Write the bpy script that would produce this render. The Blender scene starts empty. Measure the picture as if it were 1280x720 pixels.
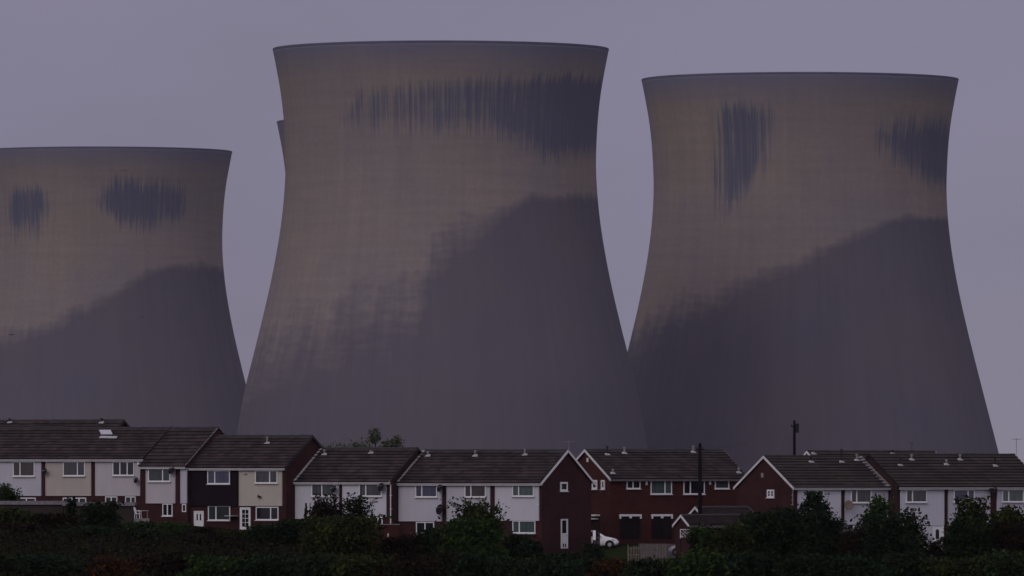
import bpy, bmesh, math, random
import numpy as np
from mathutils import Vector, Matrix

# ------------------------------------------------------------------ basics
F = 11000.0            # focal length in photo pixels (1280 wide)
YH = 600.0             # photo row of the horizon
sc = bpy.context.scene
COL = sc.collection
R = math.radians
rnd = random.Random(7)

def PX(x, Y): return (x - 640.0) * Y / F
def PZ(y, Y): return (YH - y) * Y / F

def tag(o, label=None, cat=None, group=None, kind=None):
    if label: o['label'] = label
    if cat: o['category'] = cat
    if group: o['group'] = group
    if kind: o['kind'] = kind
    return o

def empty(name, loc, rz=0.0):
    o = bpy.data.objects.new(name, None)
    o.empty_display_size = 0.3
    o.location = loc
    o.rotation_euler = (0, 0, rz)
    COL.objects.link(o)
    return o

def link_mesh(name, me, mat, parent=None):
    o = bpy.data.objects.new(name, me)
    if mat: me.materials.append(mat)
    COL.objects.link(o)
    if parent: o.parent = parent
    return o

class MB:
    """collects faces, links them as one mesh object"""
    def __init__(self, xf=None):
        self.v, self.f, self.xf = [], [], xf
    def P(self, p): return self.xf(*p) if self.xf else p
    def poly(self, pts, faces):
        b = len(self.v)
        self.v += [tuple(self.P(p)) for p in pts]
        self.f += [tuple(b + i for i in f) for f in faces]
    def box(self, x0, x1, y0, y1, z0, z1):
        pts = [(x, y, z) for x in (x0, x1) for y in (y0, y1) for z in (z0, z1)]
        self.poly(pts, [(0, 1, 3, 2), (4, 6, 7, 5), (0, 4, 5, 1), (2, 3, 7, 6), (0, 2, 6, 4), (1, 5, 7, 3)])
    def prism(self, prof, x0, x1):
        """profile of (y, z) points extruded along x"""
        n = len(prof)
        pts = [(x0, y, z) for y, z in prof] + [(x1, y, z) for y, z in prof]
        fs = [tuple(range(n)), tuple(range(2 * n - 1, n - 1, -1))]
        fs += [(i, i + n, (i + 1) % n + n, (i + 1) % n) for i in range(n)]
        self.poly(pts, fs)
    def tube(self, pts, rads, n=8, cap=True):
        pts = [Vector(p) for p in pts]
        rings = []
        for i, p in enumerate(pts):
            d = (pts[min(i + 1, len(pts) - 1)] - pts[max(i - 1, 0)]).normalized()
            a = d.orthogonal().normalized(); b = d.cross(a)
            r = rads[i] if isinstance(rads, (list, tuple)) else rads
            rings.append([tuple(p + (a * math.cos(t) + b * math.sin(t)) * r) for t in [2 * math.pi * k / n for k in range(n)]])
        vv = [q for rg in rings for q in rg]
        fs = []
        for i in range(len(pts) - 1):
            for k in range(n):
                fs.append((i * n + k, i * n + (k + 1) % n, (i + 1) * n + (k + 1) % n, (i + 1) * n + k))
        if cap:
            fs.append(tuple(range(n - 1, -1, -1))); fs.append(tuple(range((len(pts) - 1) * n, len(pts) * n)))
        self.poly(vv, fs)
    def lathe(self, prof, n=24, axis='z', c=(0, 0, 0)):
        vv = []
        for r, h in prof:
            for k in range(n):
                t = 2 * math.pi * k / n
                if axis == 'z': vv.append((c[0] + r * math.cos(t), c[1] + r * math.sin(t), c[2] + h))
                else: vv.append((c[0] + r * math.cos(t), c[1] + h, c[2] + r * math.sin(t)))
        m = len(prof); fs = []
        for i in range(m - 1):
            for k in range(n):
                fs.append((i * n + k, i * n + (k + 1) % n, (i + 1) * n + (k + 1) % n, (i + 1) * n + k))
        fs.append(tuple(range(n - 1, -1, -1))); fs.append(tuple(range((m - 1) * n, m * n)))
        self.poly(vv, fs)
    def build(self, name, mat, parent=None, smooth=False):
        me = bpy.data.meshes.new(name)
        me.from_pydata(self.v, [], self.f)
        bm = bmesh.new(); bm.from_mesh(me)
        bmesh.ops.recalc_face_normals(bm, faces=bm.faces)
        bm.to_mesh(me); bm.free()
        if smooth:
            me.polygons.foreach_set('use_smooth', [True] * len(me.polygons))
        return link_mesh(name, me, mat, parent)

# ------------------------------------------------------------------ materials
def new_mat(name):
    m = bpy.data.materials.new(name); m.use_nodes = True
    nt = m.node_tree
    b = nt.nodes['Principled BSDF']
    b.inputs['Roughness'].default_value = 0.8
    b.inputs['Specular IOR Level'].default_value = 0.25
    return m, nt, b

def N(nt, t, **kw):
    n = nt.nodes.new(t)
    for k, v in kw.items():
        if k in n.inputs: n.inputs[k].default_value = v
        else: setattr(n, k, v)
    return n

def noise(nt, vec, scale, detail=4, rough=0.55, mapping=None):
    if mapping:
        mp = N(nt, 'ShaderNodeMapping'); mp.inputs['Scale'].default_value = mapping
        nt.links.new(vec, mp.inputs['Vector']); vec = mp.outputs['Vector']
    n = N(nt, 'ShaderNodeTexNoise', Scale=scale, Detail=detail, Roughness=rough)
    nt.links.new(vec, n.inputs['Vector'])
    return n.outputs['Fac']

def ramp(nt, fac, stops):
    r = N(nt, 'ShaderNodeValToRGB')
    el = r.color_ramp.elements
    while len(el) < len(stops): el.new(0.5)
    for e, (p, c) in zip(el, stops):
        e.position = p
        e.color = (c, c, c, 1) if isinstance(c, (int, float)) else (*c, 1)
    nt.links.new(fac, r.inputs['Fac'])
    return r.outputs['Color']

def mixc(nt, fac, a, b, mode='MIX'):
    m = N(nt, 'ShaderNodeMix', data_type='RGBA', blend_type=mode)
    for s, v in ((m.inputs['Factor'], fac), (m.inputs['A'], a), (m.inputs['B'], b)):
        pass
    fa = [i for i in m.inputs if i.name == 'Factor' and i.type == 'VALUE'][0]
    ia = [i for i in m.inputs if i.name == 'A' and i.type == 'RGBA'][0]
    ib = [i for i in m.inputs if i.name == 'B' and i.type == 'RGBA'][0]
    for s, v in ((fa, fac), (ia, a), (ib, b)):
        if hasattr(v, 'is_linked'): nt.links.new(v, s)
        elif isinstance(v, (int, float)): s.default_value = v
        else: s.default_value = (*v, 1)
    return [o for o in m.outputs if o.type == 'RGBA'][0]

def math_n(nt, op, a, b=0.0, clamp=False):
    m = N(nt, 'ShaderNodeMath', operation=op); m.use_clamp = clamp
    for s, v in ((m.inputs[0], a), (m.inputs[1], b)):
        if hasattr(v, 'is_linked'): nt.links.new(v, s)
        else: s.default_value = v
    return m.outputs[0]

def coords(nt): return N(nt, 'ShaderNodeTexCoord').outputs['Object']
def wcoords(nt): return N(nt, 'ShaderNodeNewGeometry').outputs['Position']

def weathered(name, c, var=0.25, scale=0.8, rough=0.8, spec=0.25, streak=0.0):
    m, nt, b = new_mat(name)
    co = wcoords(nt)
    f = noise(nt, co, scale, 6, 0.65)
    lo = tuple(x * (1 - var) for x in c); hi = tuple(min(1, x * (1 + var * .7)) for x in c)
    col = ramp(nt, f, [(0.3, lo), (0.7, hi)])
    if streak:
        s = noise(nt, co, 1.0, 4, 0.6, (4.0, 4.0, 0.35))
        s = ramp(nt, s, [(0.42, 1 - streak), (0.62, 1.0)])
        col = mixc(nt, 1.0, col, s, 'MULTIPLY')
    nt.links.new(col, b.inputs['Base Color'])
    b.inputs['Roughness'].default_value = rough
    b.inputs['Specular IOR Level'].default_value = spec
    return m

def brick_mat(name, c1, c2, mortar):
    m, nt, b = new_mat(name)
    co = coords(nt)
    sx = N(nt, 'ShaderNodeSeparateXYZ'); nt.links.new(co, sx.inputs[0])
    cx = N(nt, 'ShaderNodeCombineXYZ')
    nt.links.new(math_n(nt, 'ADD', sx.outputs[0], sx.outputs[1]), cx.inputs[0])
    nt.links.new(sx.outputs[2], cx.inputs[1])
    bt = N(nt, 'ShaderNodeTexBrick', Scale=1.0)
    bt.inputs['Brick Width'].default_value = 0.225; bt.inputs['Row Height'].default_value = 0.075
    bt.inputs['Mortar Size'].default_value = 0.008
    bt.inputs['Color1'].default_value = (*c1, 1); bt.inputs['Color2'].default_value = (*c2, 1)
    bt.inputs['Mortar'].default_value = (*mortar, 1)
    nt.links.new(cx.outputs[0], bt.inputs['Vector'])
    w = noise(nt, wcoords(nt), 0.6, 6, 0.65)
    col = mixc(nt, 1.0, bt.outputs['Color'], ramp(nt, w, [(0.3, 0.65), (0.7, 1.15)]), 'MULTIPLY')
    nt.links.new(col, b.inputs['Base Color'])
    b.inputs['Roughness'].default_value = 0.9
    return m

def tile_mat(name, c, row=0.33, amp=0.5):
    """interlocking concrete tiles: tone changes course by course and tile by tile"""
    m, nt, b = new_mat(name)
    co = coords(nt)
    uv = N(nt, 'ShaderNodeUVMap').outputs['UV']
    bt = N(nt, 'ShaderNodeTexBrick', Scale=1.0)
    bt.inputs['Brick Width'].default_value = 0.6; bt.inputs['Row Height'].default_value = 1.0
    bt.inputs['Mortar Size'].default_value = 0.0
    lo = tuple(x * (1 - amp) for x in c); hi = tuple(x * (1 + amp) for x in c)
    bt.inputs['Color1'].default_value = (*lo, 1); bt.inputs['Color2'].default_value = (*hi, 1)
    nt.links.new(uv, bt.inputs['Vector'])
    w = noise(nt, wcoords(nt), 0.45, 6, 0.65)
    col = mixc(nt, 1.0, bt.outputs['Color'], ramp(nt, w, [(0.3, 0.6), (0.72, 1.25)]), 'MULTIPLY')
    # course by course wear
    sx = N(nt, 'ShaderNodeSeparateXYZ'); nt.links.new(uv, sx.inputs[0])
    fl = math_n(nt, 'FLOOR', sx.outputs[1])
    wn = N(nt, 'ShaderNodeTexWhiteNoise', noise_dimensions='1D'); nt.links.new(fl, wn.inputs['W'])
    col = mixc(nt, 1.0, col, ramp(nt, wn.outputs['Value'], [(0.0, 0.7), (1.0, 1.3)]), 'MULTIPLY')
    # moss and lichen blotches
    ms = noise(nt, wcoords(nt), 1.3, 8, 0.7)
    col = mixc(nt, ramp(nt, ms, [(0.6, 0.0), (0.75, 0.55)]), col, (0.06, 0.055, 0.03))
    nt.links.new(col, b.inputs['Base Color'])
    b.inputs['Roughness'].default_value = 0.75
    return m

def glass_mat(name, c, rough=0.06):
    """window glass with what hangs behind it"""
    m, nt, b = new_mat(name)
    co = coords(nt)
    f = noise(nt, co, 1.0, 3, 0.5, (5.0, 5.0, 0.5))
    col = ramp(nt, f, [(0.3, tuple(x * .7 for x in c)), (0.7, tuple(x * 1.2 for x in c))])
    nt.links.new(col, b.inputs['Base Color'])
    b.inputs['Roughness'].default_value = rough
    b.inputs['Specular IOR Level'].default_value = 0.5
    return m

def leaf_mat(name, c, var=0.6, hue=(1.25, 1.0, 0.6)):
    m, nt, b = new_mat(name)
    g = N(nt, 'ShaderNodeNewGeometry')
    col = ramp(nt, g.outputs['Random Per Island'],
               [(0.0, tuple(x * (1 - var) for x in c)), (0.6, c), (1.0, tuple(min(1, x * (1 + var) * h) for x, h in zip(c, hue)))])
    w = noise(nt, g.outputs['Position'], 0.55, 3, 0.6)
    col = mixc(nt, 1.0, col, ramp(nt, w, [(0.3, 0.4), (0.7, 1.6)]), 'MULTIPLY')
    nt.links.new(col, b.inputs['Base Color'])
    b.inputs['Roughness'].default_value = 0.8
    b.inputs['Specular IOR Level'].default_value = 0.06
    return m

M = {}
M['tile_purple'] = tile_mat('tile_purple', (0.026, 0.0168, 0.0185))
M['tile_brown'] = tile_mat('tile_brown', (0.026, 0.0195, 0.0165), amp=0.22)
M['brick'] = brick_mat('brick_red', (0.046, 0.0095, 0.011), (0.032, 0.007, 0.009), (0.035, 0.020, 0.020))
M['brick_orange'] = brick_mat('brick_orange', (0.062, 0.0110, 0.0105), (0.046, 0.0085, 0.0085), (0.035, 0.020, 0.018))
M['brick_dark'] = brick_mat('brick_dark', (0.030, 0.012, 0.011), (0.022, 0.010, 0.009), (0.03, 0.02, 0.018))
M['brick_brown'] = brick_mat('brick_brown', (0.035, 0.024, 0.02), (0.026, 0.018, 0.016), (0.04, 0.035, 0.03))
M['clad_white'] = weathered('clad_white', (0.42, 0.42, 0.47), 0.06, 0.5, 0.6, 0.25, 0.035)
M['clad_bright'] = weathered('clad_bright', (0.48, 0.48, 0.53), 0.06, 0.5, 0.6, 0.25, 0.035)
M['clad_cream'] = weathered('clad_cream', (0.40, 0.37, 0.32), 0.06, 0.5, 0.6, 0.25, 0.035)
M['clad_beige'] = weathered('clad_beige', (0.385, 0.345, 0.325), 0.06, 0.5, 0.6, 0.25, 0.035)
M['clad_pink'] = weathered('clad_pink', (0.42, 0.39, 0.41), 0.06, 0.5, 0.6, 0.25, 0.035)
M['clad_dark'] = weathered('clad_dark', (0.013, 0.0095, 0.014), 0.25, 0.8, 0.95, 0.05)
M['upvc'] = weathered('upvc_white', (0.68, 0.68, 0.69), 0.06, 1.0, 0.4, 0.35)
M['fascia'] = weathered('fascia_white', (0.58, 0.57, 0.58), 0.14, 1.5, 0.5, 0.3)
M['fascia_grey'] = weathered('fascia_grey', (0.22, 0.20, 0.21), 0.2, 1.5, 0.5, 0.3)
M['verge_grey'] = weathered('verge_mortar', (0.17, 0.16, 0.18), 0.4, 4.0, 0.9)
M['lead'] = weathered('lead_flashing', (0.34, 0.34, 0.35), 0.15, 3.0, 0.6)
M['black'] = weathered('black_plastic', (0.012, 0.012, 0.014), 0.3, 2.0, 0.5)
M['gutter'] = weathered('gutter_dark', (0.02, 0.018, 0.02), 0.3, 2.0, 0.5)
M['dish'] = weathered('dish_dark', (0.010, 0.009, 0.012), 0.2, 2.0, 0.7, 0.1)
M['dish_beige'] = weathered('dish_beige', (0.13, 0.095, 0.08), 0.2, 2.0, 0.6)
M['metal'] = weathered('aerial_metal', (0.22, 0.22, 0.23), 0.2, 2.0, 0.45)
M['wood_dark'] = weathered('pole_wood', (0.009, 0.008, 0.011), 0.3, 2.0, 0.95, 0.05)
M['fence'] = weathered('fence_wood', (0.15, 0.125, 0.11), 0.35, 3.0, 0.9)
M['garage_door'] = weathered('garage_brown', (0.014, 0.010, 0.013), 0.2, 1.0, 0.9, 0.06)
M['stone'] = weathered('coping_stone', (0.20, 0.19, 0.18), 0.25, 2.0, 0.9)
M['felt'] = weathered('roof_felt', (0.10, 0.098, 0.105), 0.3, 1.2, 0.9)
M['paint_white'] = weathered('car_white', (0.75, 0.75, 0.77), 0.03, 1.0, 0.25, 0.5)
M['paint_silver'] = weathered('car_silver', (0.20, 0.19, 0.20), 0.04, 1.0, 0.3, 0.5)
M['paint_dark'] = weathered('car_dark', (0.02, 0.02, 0.022), 0.05, 1.0, 0.25, 0.5)
M['rubber'] = weathered('tyre_rubber', (0.012, 0.012, 0.012), 0.2, 3.0, 0.85)
M['alloy'] = weathered('wheel_alloy', (0.35, 0.35, 0.36), 0.1, 3.0, 0.4)
M['lamp'] = weathered('headlight', (0.30, 0.31, 0.33), 0.1, 3.0, 0.15, 0.5)
M['bark'] = weathered('bark', (0.03, 0.024, 0.019), 0.35, 3.0, 0.95)
M['bird'] = weathered('bird_feather', (0.008, 0.008, 0.009), 0.2, 5.0, 0.7)
M['glass_dark'] = glass_mat('glass_dark', (0.014, 0.014, 0.018))
M['glass_grey'] = glass_mat('glass_grey', (0.045, 0.047, 0.052))
M['glass_teal'] = glass_mat('glass_teal', (0.060, 0.088, 0.085))
M['glass_brown'] = glass_mat('glass_brown', (0.04, 0.034, 0.032))
M['glass_blue'] = glass_mat('glass_blue', (0.045, 0.048, 0.085))
M['glass_green'] = glass_mat('glass_green', (0.032, 0.044, 0.042))
M['leaf_dark'] = leaf_mat('leaf_dark', (0.0079, 0.0166, 0.0062))
M['leaf_deep'] = leaf_mat('leaf_deep', (0.0063, 0.0158, 0.0076))
M['leaf_olive'] = leaf_mat('leaf_olive', (0.0169, 0.0250, 0.0062))
M['leaf_brown'] = leaf_mat('leaf_brown', (0.0105, 0.0065, 0.0050))
M['leaf_orange'] = leaf_mat('leaf_orange', (0.034, 0.014, 0.004), 0.5)
M['leaf_green'] = leaf_mat('leaf_green', (0.0135, 0.0316, 0.0069))
M['leaf_bright'] = leaf_mat('leaf_bright', (0.014, 0.028, 0.009))
M['leaf_under'] = leaf_mat('leaf_under', (0.0095, 0.0105, 0.005))
M['leaf_far_hazed'] = leaf_mat('leaf_far_hazed', (0.060, 0.072, 0.052), 0.25)  # pale haze over the distant trees is put into their leaf colour
M['leaf_pale'] = leaf_mat('leaf_pale', (0.30, 0.31, 0.27), 0.4)

def ground_mat():
    m, nt, b = new_mat('rough_ground')
    co = wcoords(nt)
    f = noise(nt, co, 0.25, 8, 0.7); g = noise(nt, co, 2.5, 6, 0.7)
    col = ramp(nt, f, [(0.35, (0.008, 0.008, 0.006)), (0.6, (0.011, 0.013, 0.006))])
    col = mixc(nt, 1.0, col, ramp(nt, g, [(0.3, 0.6), (0.7, 1.3)]), 'MULTIPLY')
    nt.links.new(col, b.inputs['Base Color'])
    b.inputs['Roughness'].default_value = 1.0
    b.inputs['Specular IOR Level'].default_value = 0.0
    return m
M['ground'] = ground_mat()
M['lawn'] = weathered('lawn_turf', (0.016, 0.024, 0.008), 0.45, 1.4, 1.0, 0.0)
M['paving'] = weathered('drive_paving', (0.055, 0.048, 0.052), 0.25, 1.2, 0.9, 0.1)

def tower_mat():
    m, nt, b = new_mat('stained_concrete')
    co = coords(nt)
    sep = N(nt, 'ShaderNodeSeparateXYZ'); nt.links.new(co, sep.inputs[0])
    ang = math_n(nt, 'ARCTAN2', sep.outputs[0], math_n(nt, 'MULTIPLY', sep.outputs[1], -1.0))
    arc = math_n(nt, 'MULTIPLY', ang, 34.0)
    cyl = N(nt, 'ShaderNodeCombineXYZ')
    nt.links.new(arc, cyl.inputs[0]); nt.links.new(sep.outputs[2], cyl.inputs[1])
    oi = N(nt, 'ShaderNodeObjectInfo')
    nt.links.new(math_n(nt, 'MULTIPLY', oi.outputs['Random'], 97.0), cyl.inputs[2])
    cv = cyl.outputs[0]
    # dry concrete
    big = noise(nt, cv, 0.035, 5, 0.6)
    col = ramp(nt, big, [(0.28, (0.190, 0.170, 0.184)), (0.5, (0.214, 0.186, 0.182)), (0.72, (0.240, 0.200, 0.178))])
    lifts = noise(nt, cv, 1.0, 3, 0.6, (0.04, 0.7, 1.0))         # pour lifts, long horizontal bands
    col = mixc(nt, 1.0, col, ramp(nt, lifts, [(0.3, 0.94), (0.7, 1.05)]), 'MULTIPLY')
    runs = noise(nt, cv, 1.0, 5, 0.65, (0.55, 0.03, 1.0))         # rain runs
    col = mixc(nt, 1.0, col, ramp(nt, runs, [(0.3, 0.93), (0.7, 1.05)]), 'MULTIPLY')
    fine = noise(nt, cv, 0.9, 6, 0.7)
    col = mixc(nt, 1.0, col, ramp(nt, fine, [(0.3, 0.94), (0.7, 1.06)]), 'MULTIPLY')
    # damp lower shell
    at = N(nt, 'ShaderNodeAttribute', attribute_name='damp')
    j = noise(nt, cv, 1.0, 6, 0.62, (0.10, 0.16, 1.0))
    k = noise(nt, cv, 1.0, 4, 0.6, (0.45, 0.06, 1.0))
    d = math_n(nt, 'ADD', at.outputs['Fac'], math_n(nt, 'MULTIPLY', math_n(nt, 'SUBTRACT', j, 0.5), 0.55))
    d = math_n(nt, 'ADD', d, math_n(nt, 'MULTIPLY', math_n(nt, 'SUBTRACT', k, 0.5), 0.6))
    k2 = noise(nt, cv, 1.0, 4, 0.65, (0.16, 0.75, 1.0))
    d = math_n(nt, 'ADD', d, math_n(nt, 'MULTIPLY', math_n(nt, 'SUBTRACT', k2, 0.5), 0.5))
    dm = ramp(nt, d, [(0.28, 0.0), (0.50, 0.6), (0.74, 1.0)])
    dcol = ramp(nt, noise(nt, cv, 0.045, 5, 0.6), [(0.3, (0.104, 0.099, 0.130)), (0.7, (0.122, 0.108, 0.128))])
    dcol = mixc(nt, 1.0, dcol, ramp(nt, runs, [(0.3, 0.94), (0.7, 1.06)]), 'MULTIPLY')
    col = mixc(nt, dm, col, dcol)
    # dark vertical streaks
    st = N(nt, 'ShaderNodeAttribute', attribute_name='streak')
    s1 = noise(nt, cv, 1.0, 4, 0.65, (1.7, 0.022, 1.0))
    s2 = noise(nt, cv, 1.0, 4, 0.6, (0.35, 0.12, 1.0))
    s = math_n(nt, 'ADD', st.outputs['Fac'], math_n(nt, 'MULTIPLY', math_n(nt, 'SUBTRACT', s1, 0.5), 2.3))
    s = math_n(nt, 'ADD', s, math_n(nt, 'MULTIPLY', math_n(nt, 'SUBTRACT', s2, 0.5), 0.9))
    gate = ramp(nt, st.outputs['Fac'], [(0.03, 0.0), (0.30, 1.0)])
    sm = math_n(nt, 'MULTIPLY', ramp(nt, s, [(0.26, 0.0), (0.74, 1.0)]), gate)
    thin = ramp(nt, noise(nt, cv, 1.0, 3, 0.6, (2.3, 0.03, 1.0)), [(0.32, 0.66), (0.55, 1.0)])
    sm = math_n(nt, 'MULTIPLY', sm, thin)
    sm = math_n(nt, 'MULTIPLY', sm, ramp(nt, st.outputs['Fac'], [(0.2, 0.82), (0.8, 0.98)]))
    col = mixc(nt, sm, col, (0.098, 0.102, 0.150))
    # blue-grey collar below the rim: stain with the flare's shade painted in
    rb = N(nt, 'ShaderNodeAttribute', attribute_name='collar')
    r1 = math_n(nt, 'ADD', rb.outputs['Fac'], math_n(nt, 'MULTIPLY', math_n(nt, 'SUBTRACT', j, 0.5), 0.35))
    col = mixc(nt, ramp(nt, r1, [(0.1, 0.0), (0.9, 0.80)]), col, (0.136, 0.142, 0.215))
    nt.links.new(col, b.inputs['Base Color'])
    b.inputs['Roughness'].default_value = 0.95
    b.inputs['Specular IOR Level'].default_value = 0.1
    return m
M['tower'] = tower_mat()

# ------------------------------------------------------------------ cooling towers
PROFILE = [(62, 210), (85, 205.5), (110, 201), (140, 197.2), (175, 194.8), (208, 194), (240, 195.5), (280, 199.6), (320, 206),
           (360, 214), (400, 223.3), (440, 233.2), (490, 246), (568, 266), (650, 286.5), (735, 308)]
def smooth_interp(x, xs, ys):
    xs = np.array(xs, float); ys = np.array(ys, float)
    m = np.gradient(ys, xs)
    i = np.clip(np.searchsorted(xs, x) - 1, 0, len(xs) - 2)
    h = xs[i + 1] - xs[i]; t = (x - xs[i]) / h
    return ((2 * t**3 - 3 * t**2 + 1) * ys[i] + (t**3 - 2 * t**2 + t) * h * m[i] + (-2 * t**3 + 3 * t**2) * ys[i + 1] + (t**3 - t**2) * h * m[i + 1])
def sstep(x, w): return np.clip(0.5 + x / (2.0 * w), 0, 1)

def streak_centre(x, y):
    yt = np.interp(x, [435, 450, 560, 640, 750], [142, 120, 110, 104, 100])
    yb = np.interp(x, [435, 500, 560, 600, 650, 690, 750], [176, 172, 176, 172, 186, 202, 192])
    inten = np.interp(x, [415, 445, 480, 560, 640, 690, 770], [0, .54, .58, .64, .80, 1.0, 1.0])
    return inten * sstep(y - yt, 13) * sstep(yb - y, 22)
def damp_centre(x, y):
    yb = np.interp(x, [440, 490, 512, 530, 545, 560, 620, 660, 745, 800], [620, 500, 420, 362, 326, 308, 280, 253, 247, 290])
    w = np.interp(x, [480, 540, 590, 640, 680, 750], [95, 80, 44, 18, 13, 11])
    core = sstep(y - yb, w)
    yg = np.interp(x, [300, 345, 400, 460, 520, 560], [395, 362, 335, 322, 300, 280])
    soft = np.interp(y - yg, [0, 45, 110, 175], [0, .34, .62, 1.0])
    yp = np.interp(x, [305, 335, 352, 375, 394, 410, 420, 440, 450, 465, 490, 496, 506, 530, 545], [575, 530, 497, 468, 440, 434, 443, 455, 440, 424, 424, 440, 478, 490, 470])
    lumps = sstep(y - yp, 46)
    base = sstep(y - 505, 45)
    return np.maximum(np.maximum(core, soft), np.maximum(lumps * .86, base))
def blob(x, y, x0, x1, y0, y1, wx=8, wt=8, wb=18, slant=0.0):
    return sstep(x - x0 - np.maximum(0, (y - y0)) * slant, wx) * sstep(x1 - np.maximum(0, (y - y0)) * slant - x, wx) * sstep(y - y0, wt) * sstep(y1 - y, wb)
def streak_right(x, y):
    a = 0.95 * blob(x, y, 892, 955 - np.clip((y - 195) * .45, 0, 40), 138, 264, 17, 14, 36)
    yb = np.interp(x, [1085, 1120, 1165, 1200], [192, 208, 234, 232])
    b = np.interp(x, [1072, 1090, 1120, 1150], [0, .62, .78, 1.0]) * sstep(y - 158, 20) * sstep(yb - y, 22)
    return np.maximum(a, b)
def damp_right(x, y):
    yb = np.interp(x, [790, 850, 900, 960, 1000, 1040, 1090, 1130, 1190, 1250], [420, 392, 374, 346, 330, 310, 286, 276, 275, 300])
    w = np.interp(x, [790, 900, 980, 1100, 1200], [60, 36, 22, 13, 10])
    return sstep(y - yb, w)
def streak_left(x, y):
    a = 0.95 * blob(x, y, 16, 66, 240, 294, 12, 12, 26)
    a = np.maximum(a, .35 * blob(x, y, 60, 76, 245, 285, 5, 8, 12))
    b = 0.95 * blob(x, y, 130 + np.clip((y - 262) * .9, 0, 40), 234 - np.clip((y - 272) * .8, 0, 40), 232, 286, 16, 18, 20)
    return np.maximum(a, b)
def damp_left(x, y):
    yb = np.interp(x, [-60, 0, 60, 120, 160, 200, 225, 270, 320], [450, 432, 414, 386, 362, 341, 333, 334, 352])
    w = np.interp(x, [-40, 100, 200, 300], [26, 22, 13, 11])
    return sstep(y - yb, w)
def nothing(x, y): return np.zeros_like(x)

PROFILE_SLIM = PROFILE[:12] + [(490, 245.5), (530, 253), (568, 259.5), (650, 276), (735, 294)]
def tower(label, cx, D, y_rim, fs, fd, PROFILE=PROFILE):
    s = F / D
    zoff = PZ(y_rim, D) - (YH - 62) / 6.0
    zbase = (YH - 735) / 6.0
    root = empty('cooling_tower', (PX(cx, D), D, zoff + zbase))
    tag(root, label, 'cooling tower', 'cooling towers of the power station')
    na, nz = 288, 150
    yy = np.concatenate([np.linspace(735, 62, nz)])
    half = smooth_interp(yy, [p[0] for p in PROFILE], [p[1] for p in PROFILE])
    r = half / 6.0; z = (YH - yy) / 6.0 - zbase
    th = np.linspace(0, 2 * np.pi, na, endpoint=False)
    TH, ZZ = np.meshgrid(th, z); RR = np.repeat(r[:, None], na, 1)
    X, Yc = RR * np.sin(TH), -RR * np.cos(TH)
    # inner skin
    ri = r - 0.9
    XI, YI = ri[:, None] * np.sin(TH), -ri[:, None] * np.cos(TH)
    V = np.concatenate([np.stack([X, Yc, ZZ], -1).reshape(-1, 3), np.stack([XI, YI, ZZ], -1).reshape(-1, 3)])
    i, k = np.meshgrid(np.arange(nz - 1), np.arange(na), indexing='ij'); k2 = (k + 1) % na
    fo = np.stack([i * na + k, i * na + k2, (i + 1) * na + k2, (i + 1) * na + k], -1).reshape(-1, 4)
    off = nz * na
    fi = fo[:, ::-1] + off
    kk = np.arange(na); kn = (kk + 1) % na
    top = np.stack([(nz - 1) * na + kk, (nz - 1) * na + kn, off + (nz - 1) * na + kn, off + (nz - 1) * na + kk], -1)
    bot = np.stack([kn, kk, off + kk, off + kn], -1)
    FA = np.concatenate([fo, fi, top, bot]).astype(np.int32)
    me = bpy.data.meshes.new('shell')
    me.vertices.add(len(V)); me.vertices.foreach_set('co', V.ravel())
    me.loops.add(FA.size); me.loops.foreach_set('vertex_index', FA.ravel())
    me.polygons.add(len(FA)); me.polygons.foreach_set('loop_start', np.arange(0, FA.size, 4, dtype=np.int32))
    sm = np.ones(len(FA), bool); sm[len(fo) + len(fi):] = False
    me.polygons.foreach_set('use_smooth', sm)
    me.update(); me.validate()
    px = cx + s * X; py = YH - (ZZ + zbase + zoff) * s
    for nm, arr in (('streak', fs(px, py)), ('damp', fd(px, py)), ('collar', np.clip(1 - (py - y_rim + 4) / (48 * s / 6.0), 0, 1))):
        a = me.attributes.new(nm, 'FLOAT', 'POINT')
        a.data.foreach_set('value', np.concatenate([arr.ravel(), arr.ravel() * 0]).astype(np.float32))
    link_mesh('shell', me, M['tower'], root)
    # rim: thickened lip at the head of the shell
    H = z[-1]; rt = r[-1]
    mb = MB(); n = 192
    prof = [(rt - .02, H - .3), (rt + .03, H + .01), (rt + .02, H + .12), (rt - .10, H + .2), (rt - 1.1, H + .2), (rt - 1.2, H - .6)]
    vv = []
    for rr, hh in prof:
        for q in range(n):
            t = 2 * math.pi * q / n; vv.append((rr * math.sin(t), -rr * math.cos(t), hh))
    fcs = [(a * n + q, a * n + (q + 1) % n, (a + 1) * n + (q + 1) % n, (a + 1) * n + q) for a in range(5) for q in range(n)]
    mb.poly(vv, fcs)
    mb.build('rim', M['rim'], root)
    return root
M['rim'] = weathered('rim_concrete', (0.115, 0.118, 0.165), 0.15, 0.2, 0.95)

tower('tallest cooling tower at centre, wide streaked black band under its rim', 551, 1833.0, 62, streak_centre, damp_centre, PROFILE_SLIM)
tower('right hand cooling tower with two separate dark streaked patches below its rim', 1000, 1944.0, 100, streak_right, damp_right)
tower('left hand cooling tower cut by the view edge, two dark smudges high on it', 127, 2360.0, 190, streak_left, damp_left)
tower('mostly hidden cooling tower, only a sliver of its rim shows behind the central tower', 523, 2177.0, 153, nothing, nothing)

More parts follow.
